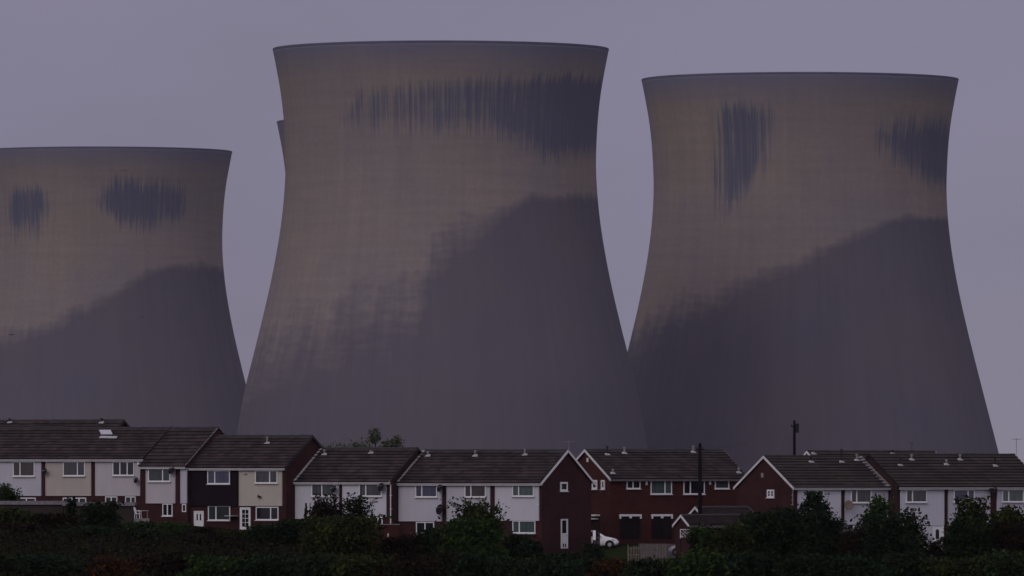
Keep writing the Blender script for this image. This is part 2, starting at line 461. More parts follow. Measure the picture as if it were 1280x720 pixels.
# ------------------------------------------------------------------ terrain
def zhouse(X):
    return np.interp(X, [-200, -45, -30, -23, -10, 3, 11, 25, 45, 200], [-3.2, -3.6, -3.9, -4.5, -5.5, -6.2, -5.6, -5.9, -6.3, -6.6])
def ground_z(X, Y):
    X = np.asarray(X, float); Y = np.asarray(Y, float)
    zh = zhouse(X)
    near = np.interp(Y, [-200, 0, 80, 300, 500, 640, 700], [-1.2, -1.7, -4.5, -14, -19, -15, -11.5])
    bank = np.interp(Y, [700, 720, 738, 764], [-5.2, -3.2, -1.35, 0.0])
    back = np.interp(Y, [764, 800, 1000, 1500, 1800, 3000, 6000], [0, 0.3, -6, -14, -16.5, -17, -18])
    z = np.where(Y < 700, 0, np.where(Y < 764, zh + bank, zh + back))
    zn = near + 0 * X
    w = np.clip((Y - 640) / 60.0, 0, 1)
    low = zn
    hi = np.where(Y < 700, zh - 5.2, z)
    out = np.where(Y >= 700, hi, low * (1 - w) + (zh - 5.2) * w)
    # far plain is level
    wf = np.clip((Y - 900) / 500.0, 0, 1)
    out = np.where(Y > 900, out * (1 - wf) + (-22.6) * wf, out)
    return out
def gz(X, Y): return float(ground_z(X, Y))

xs = np.concatenate([np.linspace(-1500, -120, 18), np.linspace(-110, -62, 9), np.arange(-60, 61, 1.5), np.linspace(62, 110, 9), np.linspace(120, 1500, 18)])
ys = np.concatenate([np.linspace(-100, 660, 40), np.arange(670, 800, 1.5), np.linspace(802, 1000, 30), np.linspace(1030, 4000, 45)])
GX, GY = np.meshgrid(xs, ys)
GZ = ground_z(GX, GY)
rs = np.random.RandomState(3)
GZ = GZ + np.where((GY > 670) & (GY < 740), rs.uniform(-.12, .12, GZ.shape), 0)
V = np.stack([GX, GY, GZ], -1).reshape(-1, 3)
ny, nx = GX.shape
i, k = np.meshgrid(np.arange(ny - 1), np.arange(nx - 1), indexing='ij')
FA = np.stack([i * nx + k, i * nx + k + 1, (i + 1) * nx + k + 1, (i + 1) * nx + k], -1).reshape(-1, 4)
me = bpy.data.meshes.new('ground'); me.from_pydata(V.tolist(), [], FA.tolist())
tag(link_mesh('ground', me, M['ground']), kind='structure')

def sheet(name, mat, poly_xy, lift, nu=14, nv=10):
    """quad patch draped over the ground; corners given near-left, near-right, far-right, far-left"""
    a, b, c, d = [Vector((*p, 0)) for p in poly_xy]
    vv, ff = [], []
    for j in range(nv + 1):
        for q in range(nu + 1):
            p = a.lerp(b, q / nu).lerp(d.lerp(c, q / nu), j / nv)
            vv.append((p.x, p.y, gz(p.x, p.y) + lift))
    for j in range(nv):
        for q in range(nu):
            ff.append((j * (nu + 1) + q, j * (nu + 1) + q + 1, (j + 1) * (nu + 1) + q + 1, (j + 1) * (nu + 1) + q))
    me = bpy.data.meshes.new(name); me.from_pydata(vv, [], ff)
    return tag(link_mesh(name, me, mat), kind='structure')
sheet('lawn', M['lawn'], [(PX(752, 743), 743), (PX(806, 743), 743), (PX(803, 763), 763), (PX(752, 760), 760)], 0.05)
sheet('driveway', M['paving'], [(PX(800.6, 744.5), 744.5), (PX(850, 744.5), 744.5), (PX(850, 769.5), 769.5), (PX(798, 766.5), 766.5)], 0.054)

# ------------------------------------------------------------------ houses
THETA = R(34)
class Frame:
    """a terrace's own axes: u along its front to the right, v back from the front wall"""
    def __init__(self, xpx, Y, sgn):
        self.X0, self.Y0, self.sgn = PX(xpx, Y), Y, sgn
        self.phi = -sgn * THETA
        self.eu = (math.cos(self.phi), math.sin(self.phi)); self.ev = (-math.sin(self.phi), math.cos(self.phi))
    def at(self, u, v):
        return (self.X0 + u * self.eu[0] + v * self.ev[0], self.Y0 + u * self.eu[1] + v * self.ev[1])
    def u(self, xpx, v=0.0):
        k = (xpx - 640) / F
        bx, by = self.X0 + v * self.ev[0], self.Y0 + v * self.ev[1]
        return (k * by - bx) / (self.eu[0] - k * self.eu[1])
    def v(self, xpx, u):
        k = (xpx - 640) / F
        bx, by = self.X0 + u * self.eu[0], self.Y0 + u * self.eu[1]
        return (k * by - bx) / (self.ev[0] - k * self.ev[1])
    def z(self, ypx, u=0.0, v=0.0): return PZ(ypx, self.at(u, v)[1])

GLAZE = ['glass_dark', 'glass_grey', 'glass_brown', 'glass_green']

class House:
    def __init__(self, fr, x0, x1, ye, yr, yg, hd, label, group, brick='brick', tile='tile_purple', ends=(0, 0), over=.34, name='house', cat='house', u0=None, fascia='fascia', barge=None):
        self.fr = fr
        self.u0 = fr.u(x0) if u0 is None else u0
        self.u1 = fr.u(x1)
        um = .5 * (self.u0 + self.u1)
        self.ze, self.zr, self.zg, self.hd = fr.z(ye, um), fr.z(yr, um, hd), fr.z(yg, um), hd
        X, Y = fr.at(self.u0, 0)
        self.root = empty(name, (X, Y, self.zg), fr.phi)
        tag(self.root, label, cat, group)
        self.D = 2 * hd
        self.over = over
        L = lambda u, v, z: (u - self.u0, v, z - self.zg)
        self.L = L
        g = 0.002
        a, b = self.u0 + g, self.u1 - g
        # brick box with its gables, just under the roof slab
        slope = (self.zr - self.ze) / (hd + over)
        zw = self.ze + slope * over - .13
        m = MB(L); zb = self.zg - 1.6
        m.prism([(0, zb), (self.D, zb), (self.D, zw), (hd, self.zr - .14), (0, zw)], a, b)
        m.build('wall', M[brick], self.root)
        self.slope = slope
        # roof: courses of tiles, each lower edge lifted over the one below
        el, er = (.14 if ends[0] else 0), (.14 if ends[1] else 0)
        ra, rb = self.u0 + g - el, self.u1 - g + er
        me = bpy.data.meshes.new('roof'); vv, ff, uvs = [], [], []
        nc = 11
        def quad(p, uv):
            bse = len(vv); vv.extend(L(*q) for q in p); ff.append((bse, bse + 1, bse + 2, bse + 3)); uvs.extend(uv)
        off = rnd.random() * 50 if tile == 'tile_brown' else 3.0
        for side in (0, 1):
            vmap = (lambda v: v) if side == 0 else (lambda v: self.D - v)
            v0 = -over; run = hd + over
            for c in range(nc):
                t0, t1 = c / nc, (c + 1) / nc
                va, vb = vmap(v0 + run * t0), vmap(v0 + run * t1)
                za, zb_ = self.ze + (self.zr - self.ze) * t0, self.ze + (self.zr - self.ze) * t1
                lift, nose = .115, .05
                sgv = -1 if side == 0 else 1
                vn = va + sgv * .085
                q = [(ra, vn, za + lift - .05), (rb, vn, za + lift - .05), (rb, vb, zb_ + .012), (ra, vb, zb_ + .012)]
                uv = [(ra, c + .02 + off), (rb, c + .02 + off), (rb, c + .98 + off), (ra, c + .98 + off)]
                if side: q = q[::-1]; uv = uv[::-1]
                quad(q, uv)
                bq = [(ra, vn, za + lift - .05 - nose), (rb, vn, za + lift - .05 - nose), (rb, vn, za + lift - .05), (ra, vn, za + lift - .05)]
                vd = va - sgv * .10; zd = za + self.slope * .10
                cq = [(ra, vd, zd - .02), (rb, vd, zd - .02), (rb, vn, za + lift - .05 - nose), (ra, vn, za + lift - .05 - nose)]
                uvb = [(ra, c + .02 + off), (rb, c + .02 + off), (rb, c + .03 + off), (ra, c + .03 + off)]
                quad(bq if not side else bq[::-1], uvb)
                quad(cq if not side else cq[::-1], [(ra, c + .02 + off)] * 4)
            # underside and verge ends
            va, vb = vmap(v0), vmap(hd)
            q = [(ra, va, self.ze - .05), (ra, vb, self.zr - .05), (rb, vb, self.zr - .05), (rb, va, self.ze - .05)]
            quad(q, [(0, off)] * 4)
            for uu in (ra, rb):
                quad([(uu, va, self.ze - .05), (uu, vb, self.zr - .05), (uu, vb, self.zr + .012), (uu, va, self.ze + .03)], [(0, off)] * 4)
        me.from_pydata(vv, [], ff)
        uvl = me.uv_layers.new(name='UVMap'); uvl.data.foreach_set('uv', [x for p in uvs for x in p])
        self.roof = link_mesh('roof', me, M[tile], self.root)
        # ridge tiles
        rm = MB(L)
        nseg = max(3, int((rb - ra) / .45)); 
        for q in range(nseg):
            s0 = ra + (rb - ra) * q / nseg; s1 = ra + (rb - ra) * (q + 1) / nseg - .015
            dz = rnd.uniform(-.012, .012)
            rm.prism([(hd - .16, self.zr - .06), (hd - .1, self.zr + .07 + dz), (hd, self.zr + .115 + dz), (hd + .1, self.zr + .07 + dz), (hd + .16, self.zr - .06)], s0, s1)
        rm.build('ridge_tiles', M['gutter'] if tile == 'tile_purple' else M[tile + '_ridge'], self.roof)
        # fascia board and gutter along the front eave, plain fascia behind
        fm = MB(L); fm.box(ra + .02, rb - .02, -over - .02, -over + .02, self.ze - .235, self.ze - .055)
        fm.build('fascia', M[fascia], self.root)
        sf = MB(L); sf.box(ra + .02, rb - .02, -over + .021, -.002, self.ze - .225, self.ze - .20)
        sf.build('soffit', M['fascia_grey'], self.root)
        gm = MB(L); gm.prism([(-over - .12, self.ze - .055), (-over - .10, self.ze - .115), (-over - .05, self.ze - .13), (-over - .022, self.ze - .115), (-over - .022, self.ze - .055)], ra, rb)
        gm.build('gutter', M[fascia], self.root)
        # bargeboards on open gables
        for flag, uu, sg in ((ends[0], ra, -1), (ends[1], rb, 1)):
            if not flag: continue
            for side in (0, 1):
                bm_ = MB(L); vm = (lambda v: v) if side == 0 else (lambda v: self.D - v)
                u_a, u_b = (uu + sg * .003, uu + sg * .045)
                vA, vB = vm(-over - .06), vm(hd)
                zA, zB = self.ze - .05, self.zr + .02
                h = .19
                pts = [(u_a, vA, zA - h), (u_a, vB, zB - h), (u_a, vB, zB + .04), (u_a, vA, zA + .04), (u_b, vA, zA - h), (u_b, vB, zB - h), (u_b, vB, zB + .04), (u_b, vA, zA + .04)]
                bm_.poly(pts, [(0, 1, 2, 3), (7, 6, 5, 4), (0, 4, 5, 1), (1, 5, 6, 2), (2, 6, 7, 3), (3, 7, 4, 0)])
                bm_.build('bargeboard', M[barge or fascia], self.root)
    # plane mappings
    def plane(self, which, d0=0.0):
        if which == 'front': return lambda a, d, z: self.L(a, -d0 - d, z)
        if which == 'right': return lambda a, d, z: self.L(self.u1 + d0 + d, a, z)
        return lambda a, d, z: self.L(self.u0 - d0 - d, a, z)
    def acoord(self, which, x):
        if which == 'front': return self.fr.u(x)
        return self.fr.v(x, self.u1 if which == 'right' else self.u0)
    def zc(self, y, x=None, which='front'):
        if which == 'front': return self.fr.z(y, self.fr.u(x) if x is not None else .5 * (self.u0 + self.u1))
        return self.fr.z(y, self.u1 if which == 'right' else self.u0, self.hd)
    def cladding(self, xa, xb, ya, yb, mat, name='cladding', label=None):
        ua, ub = self.fr.u(xa), self.fr.u(xb)
        ua = max(ua, self.u0 + .02) if xa > -50 else ua
        zt, zb = self.zc(ya), self.zc(yb)
        m = MB(self.plane('front'))
        n = max(1, int(round((zt - zb) / .16)))
        for q in range(n):
            za = zb + (zt - zb) * q / n; zz = zb + (zt - zb) * (q + 1) / n
            pts = [(ua, .002, za), (ua, .10, za), (ua, .085, zz), (ua, .002, zz), (ub, .002, za), (ub, .10, za), (ub, .085, zz), (ub, .002, zz)]
            m.poly(pts, [(0, 1, 2, 3), (7, 6, 5, 4), (1, 5, 6, 2), (0, 4, 5, 1), (3, 2, 6, 7), (0, 3, 7, 4)])
        c = m.build(name, M[mat], self.root)
        if label: c['label'] = label
        t = MB(self.plane('front'))
        t.box(ua - .03, ua + .05, .002, .125, zb - .04, zt); t.box(ub - .05, ub + .03, .002, .125, zb - .04, zt)
        t.box(ua + .0505, ub - .0505, .002, .12, zb - .045, zb - .003)
        t.build('edge_trim', M[mat], c)
        return c
    def window(self, x0, x1, y0, y1, splits=(), glass='glass_dark', which='front', d0=.10, sill=True, fw=.085, bars=0, label=None):
        a0, a1 = self.acoord(which, x0), self.acoord(which, x1)
        if a0 > a1: a0, a1 = a1, a0
        z1, z0 = self.zc(y0, (x0 + x1) / 2, which), self.zc(y1, (x0 + x1) / 2, which)
        P = self.plane(which, d0)
        m = MB(P); dd = .07
        m.box(a0, a1, -.03, dd, z1 - fw, z1); m.box(a0, a1, -.03, dd, z0, z0 + fw)
        m.box(a0, a0 + fw, -.03, dd, z0 + fw, z1 - fw); m.box(a1 - fw, a1, -.03, dd, z0 + fw, z1 - fw)
        for s in splits:
            am = a0 + (a1 - a0) * s
            m.box(am - fw * .6, am + fw * .6, -.03, dd + .004, z0 + fw, z1 - fw)
        for q in range(bars):
            zz = z0 + (z1 - z0) * (q + 1) / (bars + 1)
            m.box(a0 + fw, a1 - fw, .01, .05, zz - .02, zz + .02)
        w = m.build('window', M['upvc'], self.root)
        if label: w['label'] = label
        p = MB(P); p.box(a0 + fw * .5, a1 - fw * .5, -.02, .022, z0 + fw * .5, z1 - fw * .5)
        p.build('pane', M[glass], w)
        if sill:
            s = MB(P); s.box(a0 - .06, a1 + .06, -.02, .16, z0 - .07, z0 - .003); s.build('sill', M['fascia'], w)
        return w
    def door(self, x0, x1, y0, y1, kind, which='front', d0=0.002):
        a0, a1 = self.acoord(which, x0), self.acoord(which, x1)
        if a0 > a1: a0, a1 = a1, a0
        z1, z0 = self.zc(y0, (x0 + x1) / 2, which), self.zc(y1, (x0 + x1) / 2, which)
        P = self.plane(which, d0)
        m = MB(P); fw = .09
        m.box(a0 - fw, a0, 0, .09, z0, z1 + fw); m.box(a1, a1 + fw, 0, .09, z0, z1 + fw); m.box(a0, a1, 0, .09, z1, z1 + fw)
        mat = 'upvc'
        leaf = MB(P)
        if kind != 'glazed':
            leaf.box(a0 + .004, a1 - .004, 0, .05, z0, z1 - .004)
        else:
            leaf.box(a0 + .004, a0 + .12, 0, .05, z0, z1 - .004); leaf.box(a1 - .12, a1 - .004, 0, .05, z0, z1 - .004)
            leaf.box(a0 + .12, a1 - .12, 0, .05, z0, z0 + .25); leaf.box(a0 + .12, a1 - .12, 0, .05, z1 - .12, z1 - .004)
            for q in range(1, 4): leaf.box(a0 + .12, a1 - .12, .02, .05, z0 + .25 + (z1 - z0 - .37) * q / 4 - .02, z0 + .25 + (z1 - z0 - .37) * q / 4 + .02)
            am = .5 * (a0 + a1); leaf.box(am - .02, am + .02, .02, .0505, z0 + .25, z1 - .12)
        d = leaf.build('door', M['upvc'], self.root)
        m.build('door_frame', M['upvc'], d)
        g = MB(P); h = z1 - z0; w = a1 - a0
        if kind == 'slits':
            for t in (.3, .7): g.box(a0 + w * (t - .09), a0 + w * (t + .09), .02, .056, z0 + h * .45, z0 + h * .88)
        elif kind == 'half':
            g.box(a0 + w * .06, a1 - w * .16, .02, .056, z0 + h * .54, z1 - h * .02); g.box(a0 + w * .2, a0 + w * .4, .02, .056, z0 + h * .04, z0 + h * .17); g.box(a0 + w * .6, a0 + w * .8, .02, .056, z0 + h * .04, z0 + h * .17)
        elif kind == 'glazed':
            g.box(a0 + .1, a1 - .1, .005, .025, z0 + .2, z1 - .1)
        elif kind == 'arch':
            cx, rr, zb = .5 * (a0 + a1), w * .17, z0 + h * .48
            zt = zb + h * .30
            prof = [(cx - rr, zb), (cx + rr, zb), (cx + rr, zt)] + [(cx + rr * math.cos(t), zt + rr * math.sin(t)) for t in np.linspace(0.3, math.pi - .3, 7)] + [(cx - rr, zt)]
            n = len(prof)
            pts = [(a, .02, z) for a, z in prof] + [(a, .056, z) for a, z in prof]
            g.poly(pts, [tuple(range(n)), tuple(range(2 * n - 1, n - 1, -1))] + [(q, q + n, (q + 1) % n + n, (q + 1) % n) for q in range(n)])
        g.build('door_glass', M['glass_dark'], d)
        hm = MB(P); hm.box(a1 - .17, a1 - .06, .05, .10, z0 + h * .45, z0 + h * .47); hm.build('handle', M['metal'], d)
        return d
    def garage(self, x0, x1, y0, y1):
        a0, a1 = self.fr.u(x0), self.fr.u(x1)
        z1, z0 = self.zc(y0), self.zc(y1)
        P = self.plane('front', .003)
        m = MB(P)
        n = 9
        for q in range(n):
            s0, s1 = a0 + (a1 - a0) * q / n, a0 + (a1 - a0) * (q + 1) / n
            m.box(s0 + .006, s1 - .012, 0, .035 if q % 2 else .045, z0, z1)
        d = m.build('garage_door', M['garage_door'], self.root)
        f = MB(P); f.box(a0 - .06, a1 + .06, 0, .12, z1 + .01, z1 + .19)
        f.box(a0 - .06, a0 + .10, .05, .121, z1 - .20, z1 + .01); f.box(a1 - .10, a1 + .06, .05, .121, z1 - .20, z1 + .01)
        f.box(.5 * (a0 + a1) - .12, .5 * (a0 + a1) + .12, .05, .121, z1 - .16, z1 + .01)
        f.build('lintel_board', M['upvc'], d)
        return d
    def roof_pt(self, x, y):
        """point on the front slope that the photo shows at x, y"""
        best = None
        for q in range(80):
            v = -self.over + (self.hd + self.over) * q / 79
            u = self.fr.u(x, v)
            z = self.ze + self.slope * (v + self.over)
            e = abs(self.fr.z(y, u, v) - z)
            if best is None or e < best[0]: best = (e, u, v, z)
        return best[1:]
    def vent(self, x, y, ytop, dark=False):
        u, v, z = self.roof_pt(x, y)
        h = max(.22, (y - ytop) / 14.5)
        m = MB(self.L)
        m.tube([(u, v, z - .1), (u, v, z + h - .13)], .075, 10); m.tube([(u, v, z + h - .13), (u, v, z + h)], .12, 10)
        p = m.build('roof_vent', M['black'] if dark else M['metal'], self.root)
        fl = MB(self.L); s = self.slope
        vv = []
        for du, dv in ((-.30, -.13), (.30, -.13), (.24, .10), (-.24, .10)):
            vv.append((u + du, v + dv, z + s * dv + .09))
        vv += [(u - .10, v - .07, z + .17), (u + .10, v - .07, z + .17), (u + .10, v + .06, z + .2), (u - .10, v + .06, z + .2)]
        fl.poly(vv, [(0, 1, 5, 4), (1, 2, 6, 5), (2, 3, 7, 6), (3, 0, 4, 7), (4, 5, 6, 7), (3, 2, 1, 0)])
        fl.build('flashing', M['lead'], p)
    def dish(self, x, y, r=.34, mat='dish', d=.55, arm=True):
        u = self.fr.u(x); z = self.zc(y, x)
        m = MB(self.L)
        # shallow bowl facing the viewer's left, on a bracket from the wall
        cz = Vector((u, -.12 - d * .6, z)); nrm = Vector((-.25, -.85, .25)).normalized()
        a = nrm.orthogonal().normalized(); b = nrm.cross(a)
        rings = []
        for t in (0.02, .4, .75, 1.0):
            rings.append([tuple(cz + (a * math.cos(k * math.pi / 9) + b * math.sin(k * math.pi / 9)) * r * t + nrm * (.22 * r * t * t)) for k in range(18)])
        back = [[tuple(Vector(p) - nrm * .02) for p in rg] for rg in rings]
        allr = rings + back[::-1]
        vv = [p for rg in allr for p in rg]; fs = []
        for q in range(len(allr) - 1):
            for k in range(18): fs.append((q * 18 + k, q * 18 + (k + 1) % 18, (q + 1) * 18 + (k + 1) % 18, (q + 1) * 18 + k))
        m.poly(vv, fs)
        o = m.build('satellite_dish', M[mat], self.root, True)
        k = MB(self.L)
        k.tube([(u, -.10, z - .05), (u, -.12 - d * .55, z - .05)], .025, 6)
        k.tube([tuple(cz - a * r * .8), tuple(cz + nrm * r * 1.1)], .014, 6)
        e = cz + nrm * r * 1.1; k.box(e.x - .04, e.x + .04, e.y - .04, e.y + .04, e.z - .04, e.z + .05)
        k.build('bracket', M['metal'], o)
    def alarm(self, x, y, mat='upvc', w=.24, h=.32, d0=.0):
        u = self.fr.u(x); z = self.zc(y, x); m = MB(self.plane('front', d0))
        m.poly([(u - w / 2, 0, z - h / 2), (u + w / 2, 0, z - h / 2), (u + w / 2, 0, z + h / 2), (u - w / 2, 0, z + h / 2),
                (u - w / 2.6, .1, z - h / 2.4), (u + w / 2.6, .1, z - h / 2.4), (u + w / 2.2, .1, z + h / 2.2), (u - w / 2.2, .1, z + h / 2.2)],
               [(3, 2, 1, 0), (4, 5, 6, 7), (0, 1, 5, 4), (1, 2, 6, 5), (2, 3, 7, 6), (3, 0, 4, 7)])
        m.build('alarm_box', M[mat], self.root)
    def downpipe(self, x, y0, y1, mat='upvc', which='front'):
        u = self.fr.u(x); m = MB(self.L)
        za, zb = self.zc(y0, x), self.zc(y1, x)
        m.tube([(u, -self.over - .03, za + .15), (u, -self.over - .03, za), (u, -.16, za - .25), (u, -.16, zb)], .045, 8)
        for t in (.25, .6, .95):
            zz = za - .3 + (zb - za + .3) * t; m.box(u - .07, u + .07, -.21, -.01, zz, zz + .05)
        m.build('downpipe', M[mat], self.root)
    def aerial(self, x, ybase, ytop, v=None, mat='metal', heading=0.4):
        v = self.hd if v is None else v
        u = self.fr.u(x, v); zt = self.fr.z(ytop, u, v); z0 = self.zr - .1
        m = MB(self.L)
        m.tube([(u, v, z0), (u, v, zt)], .025, 6)
        dx, dy = math.cos(heading), math.sin(heading)
        m.tube([(u - dx * .55, v - dy * .55, zt - .08), (u + dx * .55, v + dy * .55, zt - .08)], .016, 6)
        o = m.build('tv_aerial', M[mat], self.root)
        e = MB(self.L)
        for q in range(7):
            t = -.5 + q / 6.0; l = .16 + .02 * q
            e.tube([(u + dx * t + dy * l, v + dy * t - dx * l, zt - .06), (u + dx * t - dy * l, v + dy * t + dx * l, zt - .06)], .010, 5)
        e.build('elements', M[mat], o)
    def vergestrip(self, side, mat='verge_grey', w=.16, h=.09):
        uu = self.u0 if side == 'left' else self.u1
        a, b = (uu - .02, uu + w) if side == 'left' else (uu - w, uu + .02)
        m = MB(self.L); o = self.over; s = self.slope
        n = 12
        for q in range(n):
            va = -o + (self.hd + o) * q / n; vb = -o + (self.hd + o) * (q + 1) / n - .03
            za, zb = self.ze + s * (va + o), self.ze + s * (vb + o)
            m.poly([(a, va, za), (b, va, za), (b, vb, zb), (a, vb, zb), (a, va, za + h + .05), (b, va, za + h + .05), (b, vb, zb + h), (a, vb, zb + h)],
                   [(3, 2, 1, 0), (4, 5, 6, 7), (0, 1, 5, 4), (1, 2, 6, 5), (2, 3, 7, 6), (3, 0, 4, 7)])
        m.build('verge_capping', M[mat], self.roof)
M['tile_brown_ridge'] = weathered('ridge_brown', (0.022, 0.018, 0.016), 0.3, 2.0, 0.8)

S = 14.5
HD = 31 / S / math.sin(THETA)
# ---- far left terrace: four houses
f1 = Frame(0, 785.0, 1)
g1 = 'terraced houses of the far left row'
a = House(f1, -72, 55, 573.5, 535, 655, HD, 'end white-clad terraced house at the far left, its window half brown, rounded bush before it', g1, ends=(1, 0))
a.cladding(-66, 52, 576, 619.2, 'clad_white'); a.window(17.5, 44.5, 577, 595.5, (.33,), 'glass_brown'); a.window(-46, -18, 577, 595.5, (.33,), 'glass_grey')
a.window(22, 45, 622, 640, (.5,), 'glass_dark', d0=0.003)
b = House(f1, 55, 117, 573.5, 535, 655, HD, 'cream-grey terraced house second from left, small dark dish beside its left edge', g1)
b.cladding(58.2, 114.3, 576, 619.2, 'clad_beige'); b.window(80, 107.5, 577, 595, (.66,), 'glass_grey'); b.dish(60.5, 589.5, .27)
b.window(79, 108, 622, 640, (.4, .7), 'glass_dark', d0=0.003)
c = House(f1, 117, 182, 573.5, 535, 655, HD, 'terraced house with three-pane window and a white rooflight in its roof', g1)
c.cladding(120.3, 175.8, 576, 619.2, 'clad_pink'); c.window(142, 169, 577, 594.5, (.34, .68), 'glass_dark'); c.alarm(174, 579, d0=.1); c.dish(174.2, 600.5, .28)
c.window(132, 147, 620.5, 640, (.5,), 'glass_dark', d0=0.003); c.window(157, 170, 620.5, 640, (.55,), 'glass_dark', d0=0.003)
# rooflight
m = MB(c.L); pts = []
for x, y in ((125.5, 546), (142, 546), (139, 539.5), (122.5, 539.5)):
    u, v, z = c.roof_pt(x, y); pts.append((u, v, z))
nz = .17
m.poly([(p[0], p[1], p[2] - .02) for p in pts] + [(p[0], p[1], p[2] + nz) for p in pts], [(3, 2, 1, 0), (4, 5, 6, 7), (0, 1, 5, 4), (1, 2, 6, 5), (2, 3, 7, 6), (3, 0, 4, 7)])
rl = m.build('rooflight', M['gutter'], c.root)
M['rooflight_pane'] = weathered('rooflight_pane', (0.42, 0.42, 0.46), 0.06, 2.0, 0.3, 0.5)
cx_ = [sum(p[q] for p in pts) / 4 for q in range(3)]
m = MB(c.L); pp = [tuple(cx_[q] + (p[q] - cx_[q]) * .86 for q in range(3)) for p in pts]
m.poly([(p[0], p[1], p[2] + nz - .02) for p in pp] + [(p[0], p[1], p[2] + nz + .03) for p in pp], [(3, 2, 1, 0), (4, 5, 6, 7), (0, 1, 5, 4), (1, 2, 6, 5), (2, 3, 7, 6), (3, 0, 4, 7)])
m.build('pane', M['rooflight_pane'], rl)
m = MB(c.L); u0, v0, z0 = c.roof_pt(124.5, 548.5); u1, v1, z1 = c.roof_pt(146, 548.5)
m.poly([(u0, v0 - .1, z0 + .03), (u1, v1 - .1, z1 + .03), (u1, v1 + .12, z1 + .2), (u0, v0 + .12, z0 + .2), (u0, v0 - .1, z0 + .09), (u1, v1 - .1, z1 + .09), (u1, v1 + .12, z1 + .25), (u0, v0 + .12, z0 + .25)],
       [(3, 2, 1, 0), (4, 5, 6, 7), (0, 1, 5, 4), (1, 2, 6, 5), (2, 3, 7, 6), (3, 0, 4, 7)])
m.build('apron_flashing', M['lead'], rl)
dsh = .78
pd = f1.at(f1.u(182.5), -dsh)
f1d = Frame(640 + pd[0] * F / pd[1], pd[1], 1)
d = House(f1d, 0, 234.5, 582.8, 535, 658, HD + dsh, 'narrow terraced house stepping down beside the dark-clad house, white strip at its right edge', g1, ends=(0, 0), u0=.004)
back = Frame(-150, 806.0, 1)
bk = House(back, -150, 122, 568, 526, 640, HD, 'house behind the far left row, only its dark ridge showing above the nearer roof', None, ends=(1, 1), barge='gutter')
bk.vent(12, 529, 522.5, True); bk.vent(127, 529, 522, True)
d.cladding(183.5, 219.5, 585, 628.6, 'clad_pink'); d.cladding(226.8, 234, 585, 628.6, 'clad_white', 'side_cladding'); d.window(186.5, 214, 585.5, 602, (.66,), 'glass_green'); d.dish(218.5, 588, .36)
d.window(203.5, 216, 629.5, 645, (.5,), 'glass_dark', d0=.003); d.vergestrip('right', 'verge_grey', .07, .05)
d.window(228, 233, 630, 640, (), 'glass_dark', d0=.003, sill=False)
# ---- second block: dark house and cream house, lower
f2 = Frame(235, f1.at(f1.u(235), 0)[1] - .4, 1)
g2 = 'pair of terraced houses left of centre'
e = House(f2, 235, 298, 584.5, 545, 663, HD, 'terraced house clad in dark purple-brown boards with a white front door', g2)
e.cladding(239, 297, 587.5, 632, 'clad_dark', label='dark purple-brown cladding'); e.window(260.5, 288.5, 588, 605, (.33,), 'glass_blue'); e.alarm(236.8, 591.5)
e.alarm(236.8, 598, w=.16, h=.16)
e.window(260.5, 288, 632, 650.5, (.36,), 'glass_green', d0=.003); e.door(244, 254, 640, 659, 'slits'); e.downpipe(234.8, 586, 660)
mb = MB(e.plane('front', .002)); mb.box(e.fr.u(288), e.fr.u(298), 0, .9, e.zc(645.3), e.zc(644.2)); mb.build('porch_shelf', M['lead'], e.root)
g_ = House(f2, 298, 357.5, 584.5, 545, 663, HD, 'cream-clad terraced house with a glazed door, its bare brick gable on the right', g2, ends=(0, 1), barge='gutter')
g_.cladding(300, 353, 587.5, 631.8, 'clad_cream', label='cream cladding'); g_.window(320, 348, 588, 604, (.66,), 'glass_grey'); g_.window(320.2, 348.4, 633.5, 650, (.66,), 'glass_dark', d0=.003)
g_.door(301.5, 312.5, 635.5, 662, 'glazed'); g_.vent(334, 555, 545.5)
mb = MB(g_.plane('front', .08)); uu = g_.fr.u(325); zz = g_.zc(620)
mb.tube([(uu - .12, .02, zz + .08), (uu + .02, .16, zz)], .05, 6); mb.box(uu - .05, uu + .25, .12, .26, zz - .14, zz + .02); mb.build('floodlight', M['black'], g_.root)
g_.alarm(308, 592.5, 'fascia_grey', .3, .1, .1)
# ---- third block, set back from the cream house's gable
p2 = f2.at(g_.u1, 1.45)
f3 = Frame(640 + p2[0] * F / p2[1], p2[1], 1)
g3 = 'terraced houses of the middle row'
h = House(f3, 0, 426, 602, 560.5, 672, HD, 'white terraced house set back behind the cream house, bushes hiding its ground floor', g3, u0=0.005)
h.cladding(370.2, 424, 604, 648, 'clad_bright'); h.window(390.5, 419, 604.5, 620.5, (.46,), 'glass_green'); h.dish(421.5, 611.5, .32); h.vergestrip('left', 'lead', .22); h.vent(405.5, 569, 561.5); h.window(392, 418, 650, 666, (.5,), 'glass_dark', d0=.003)
i_ = House(f3, 426, 489.5, 602, 560.5, 672, HD, 'white terraced house with a dark dish by the window and a white downpipe at right', g3, ends=(0, 1), barge='gutter')
i_.cladding(429.3, 483.2, 604, 645, 'clad_bright'); i_.window(450, 478.3, 604.5, 620.5, (.3,), 'glass_grey'); i_.dish(480.5, 609, .38); i_.vent(463.5, 567.5, 563); i_.downpipe(489.6, 603, 656)
i_.window(452, 478.5, 646, 662, (.25, .8), 'glass_dark', d0=.003)
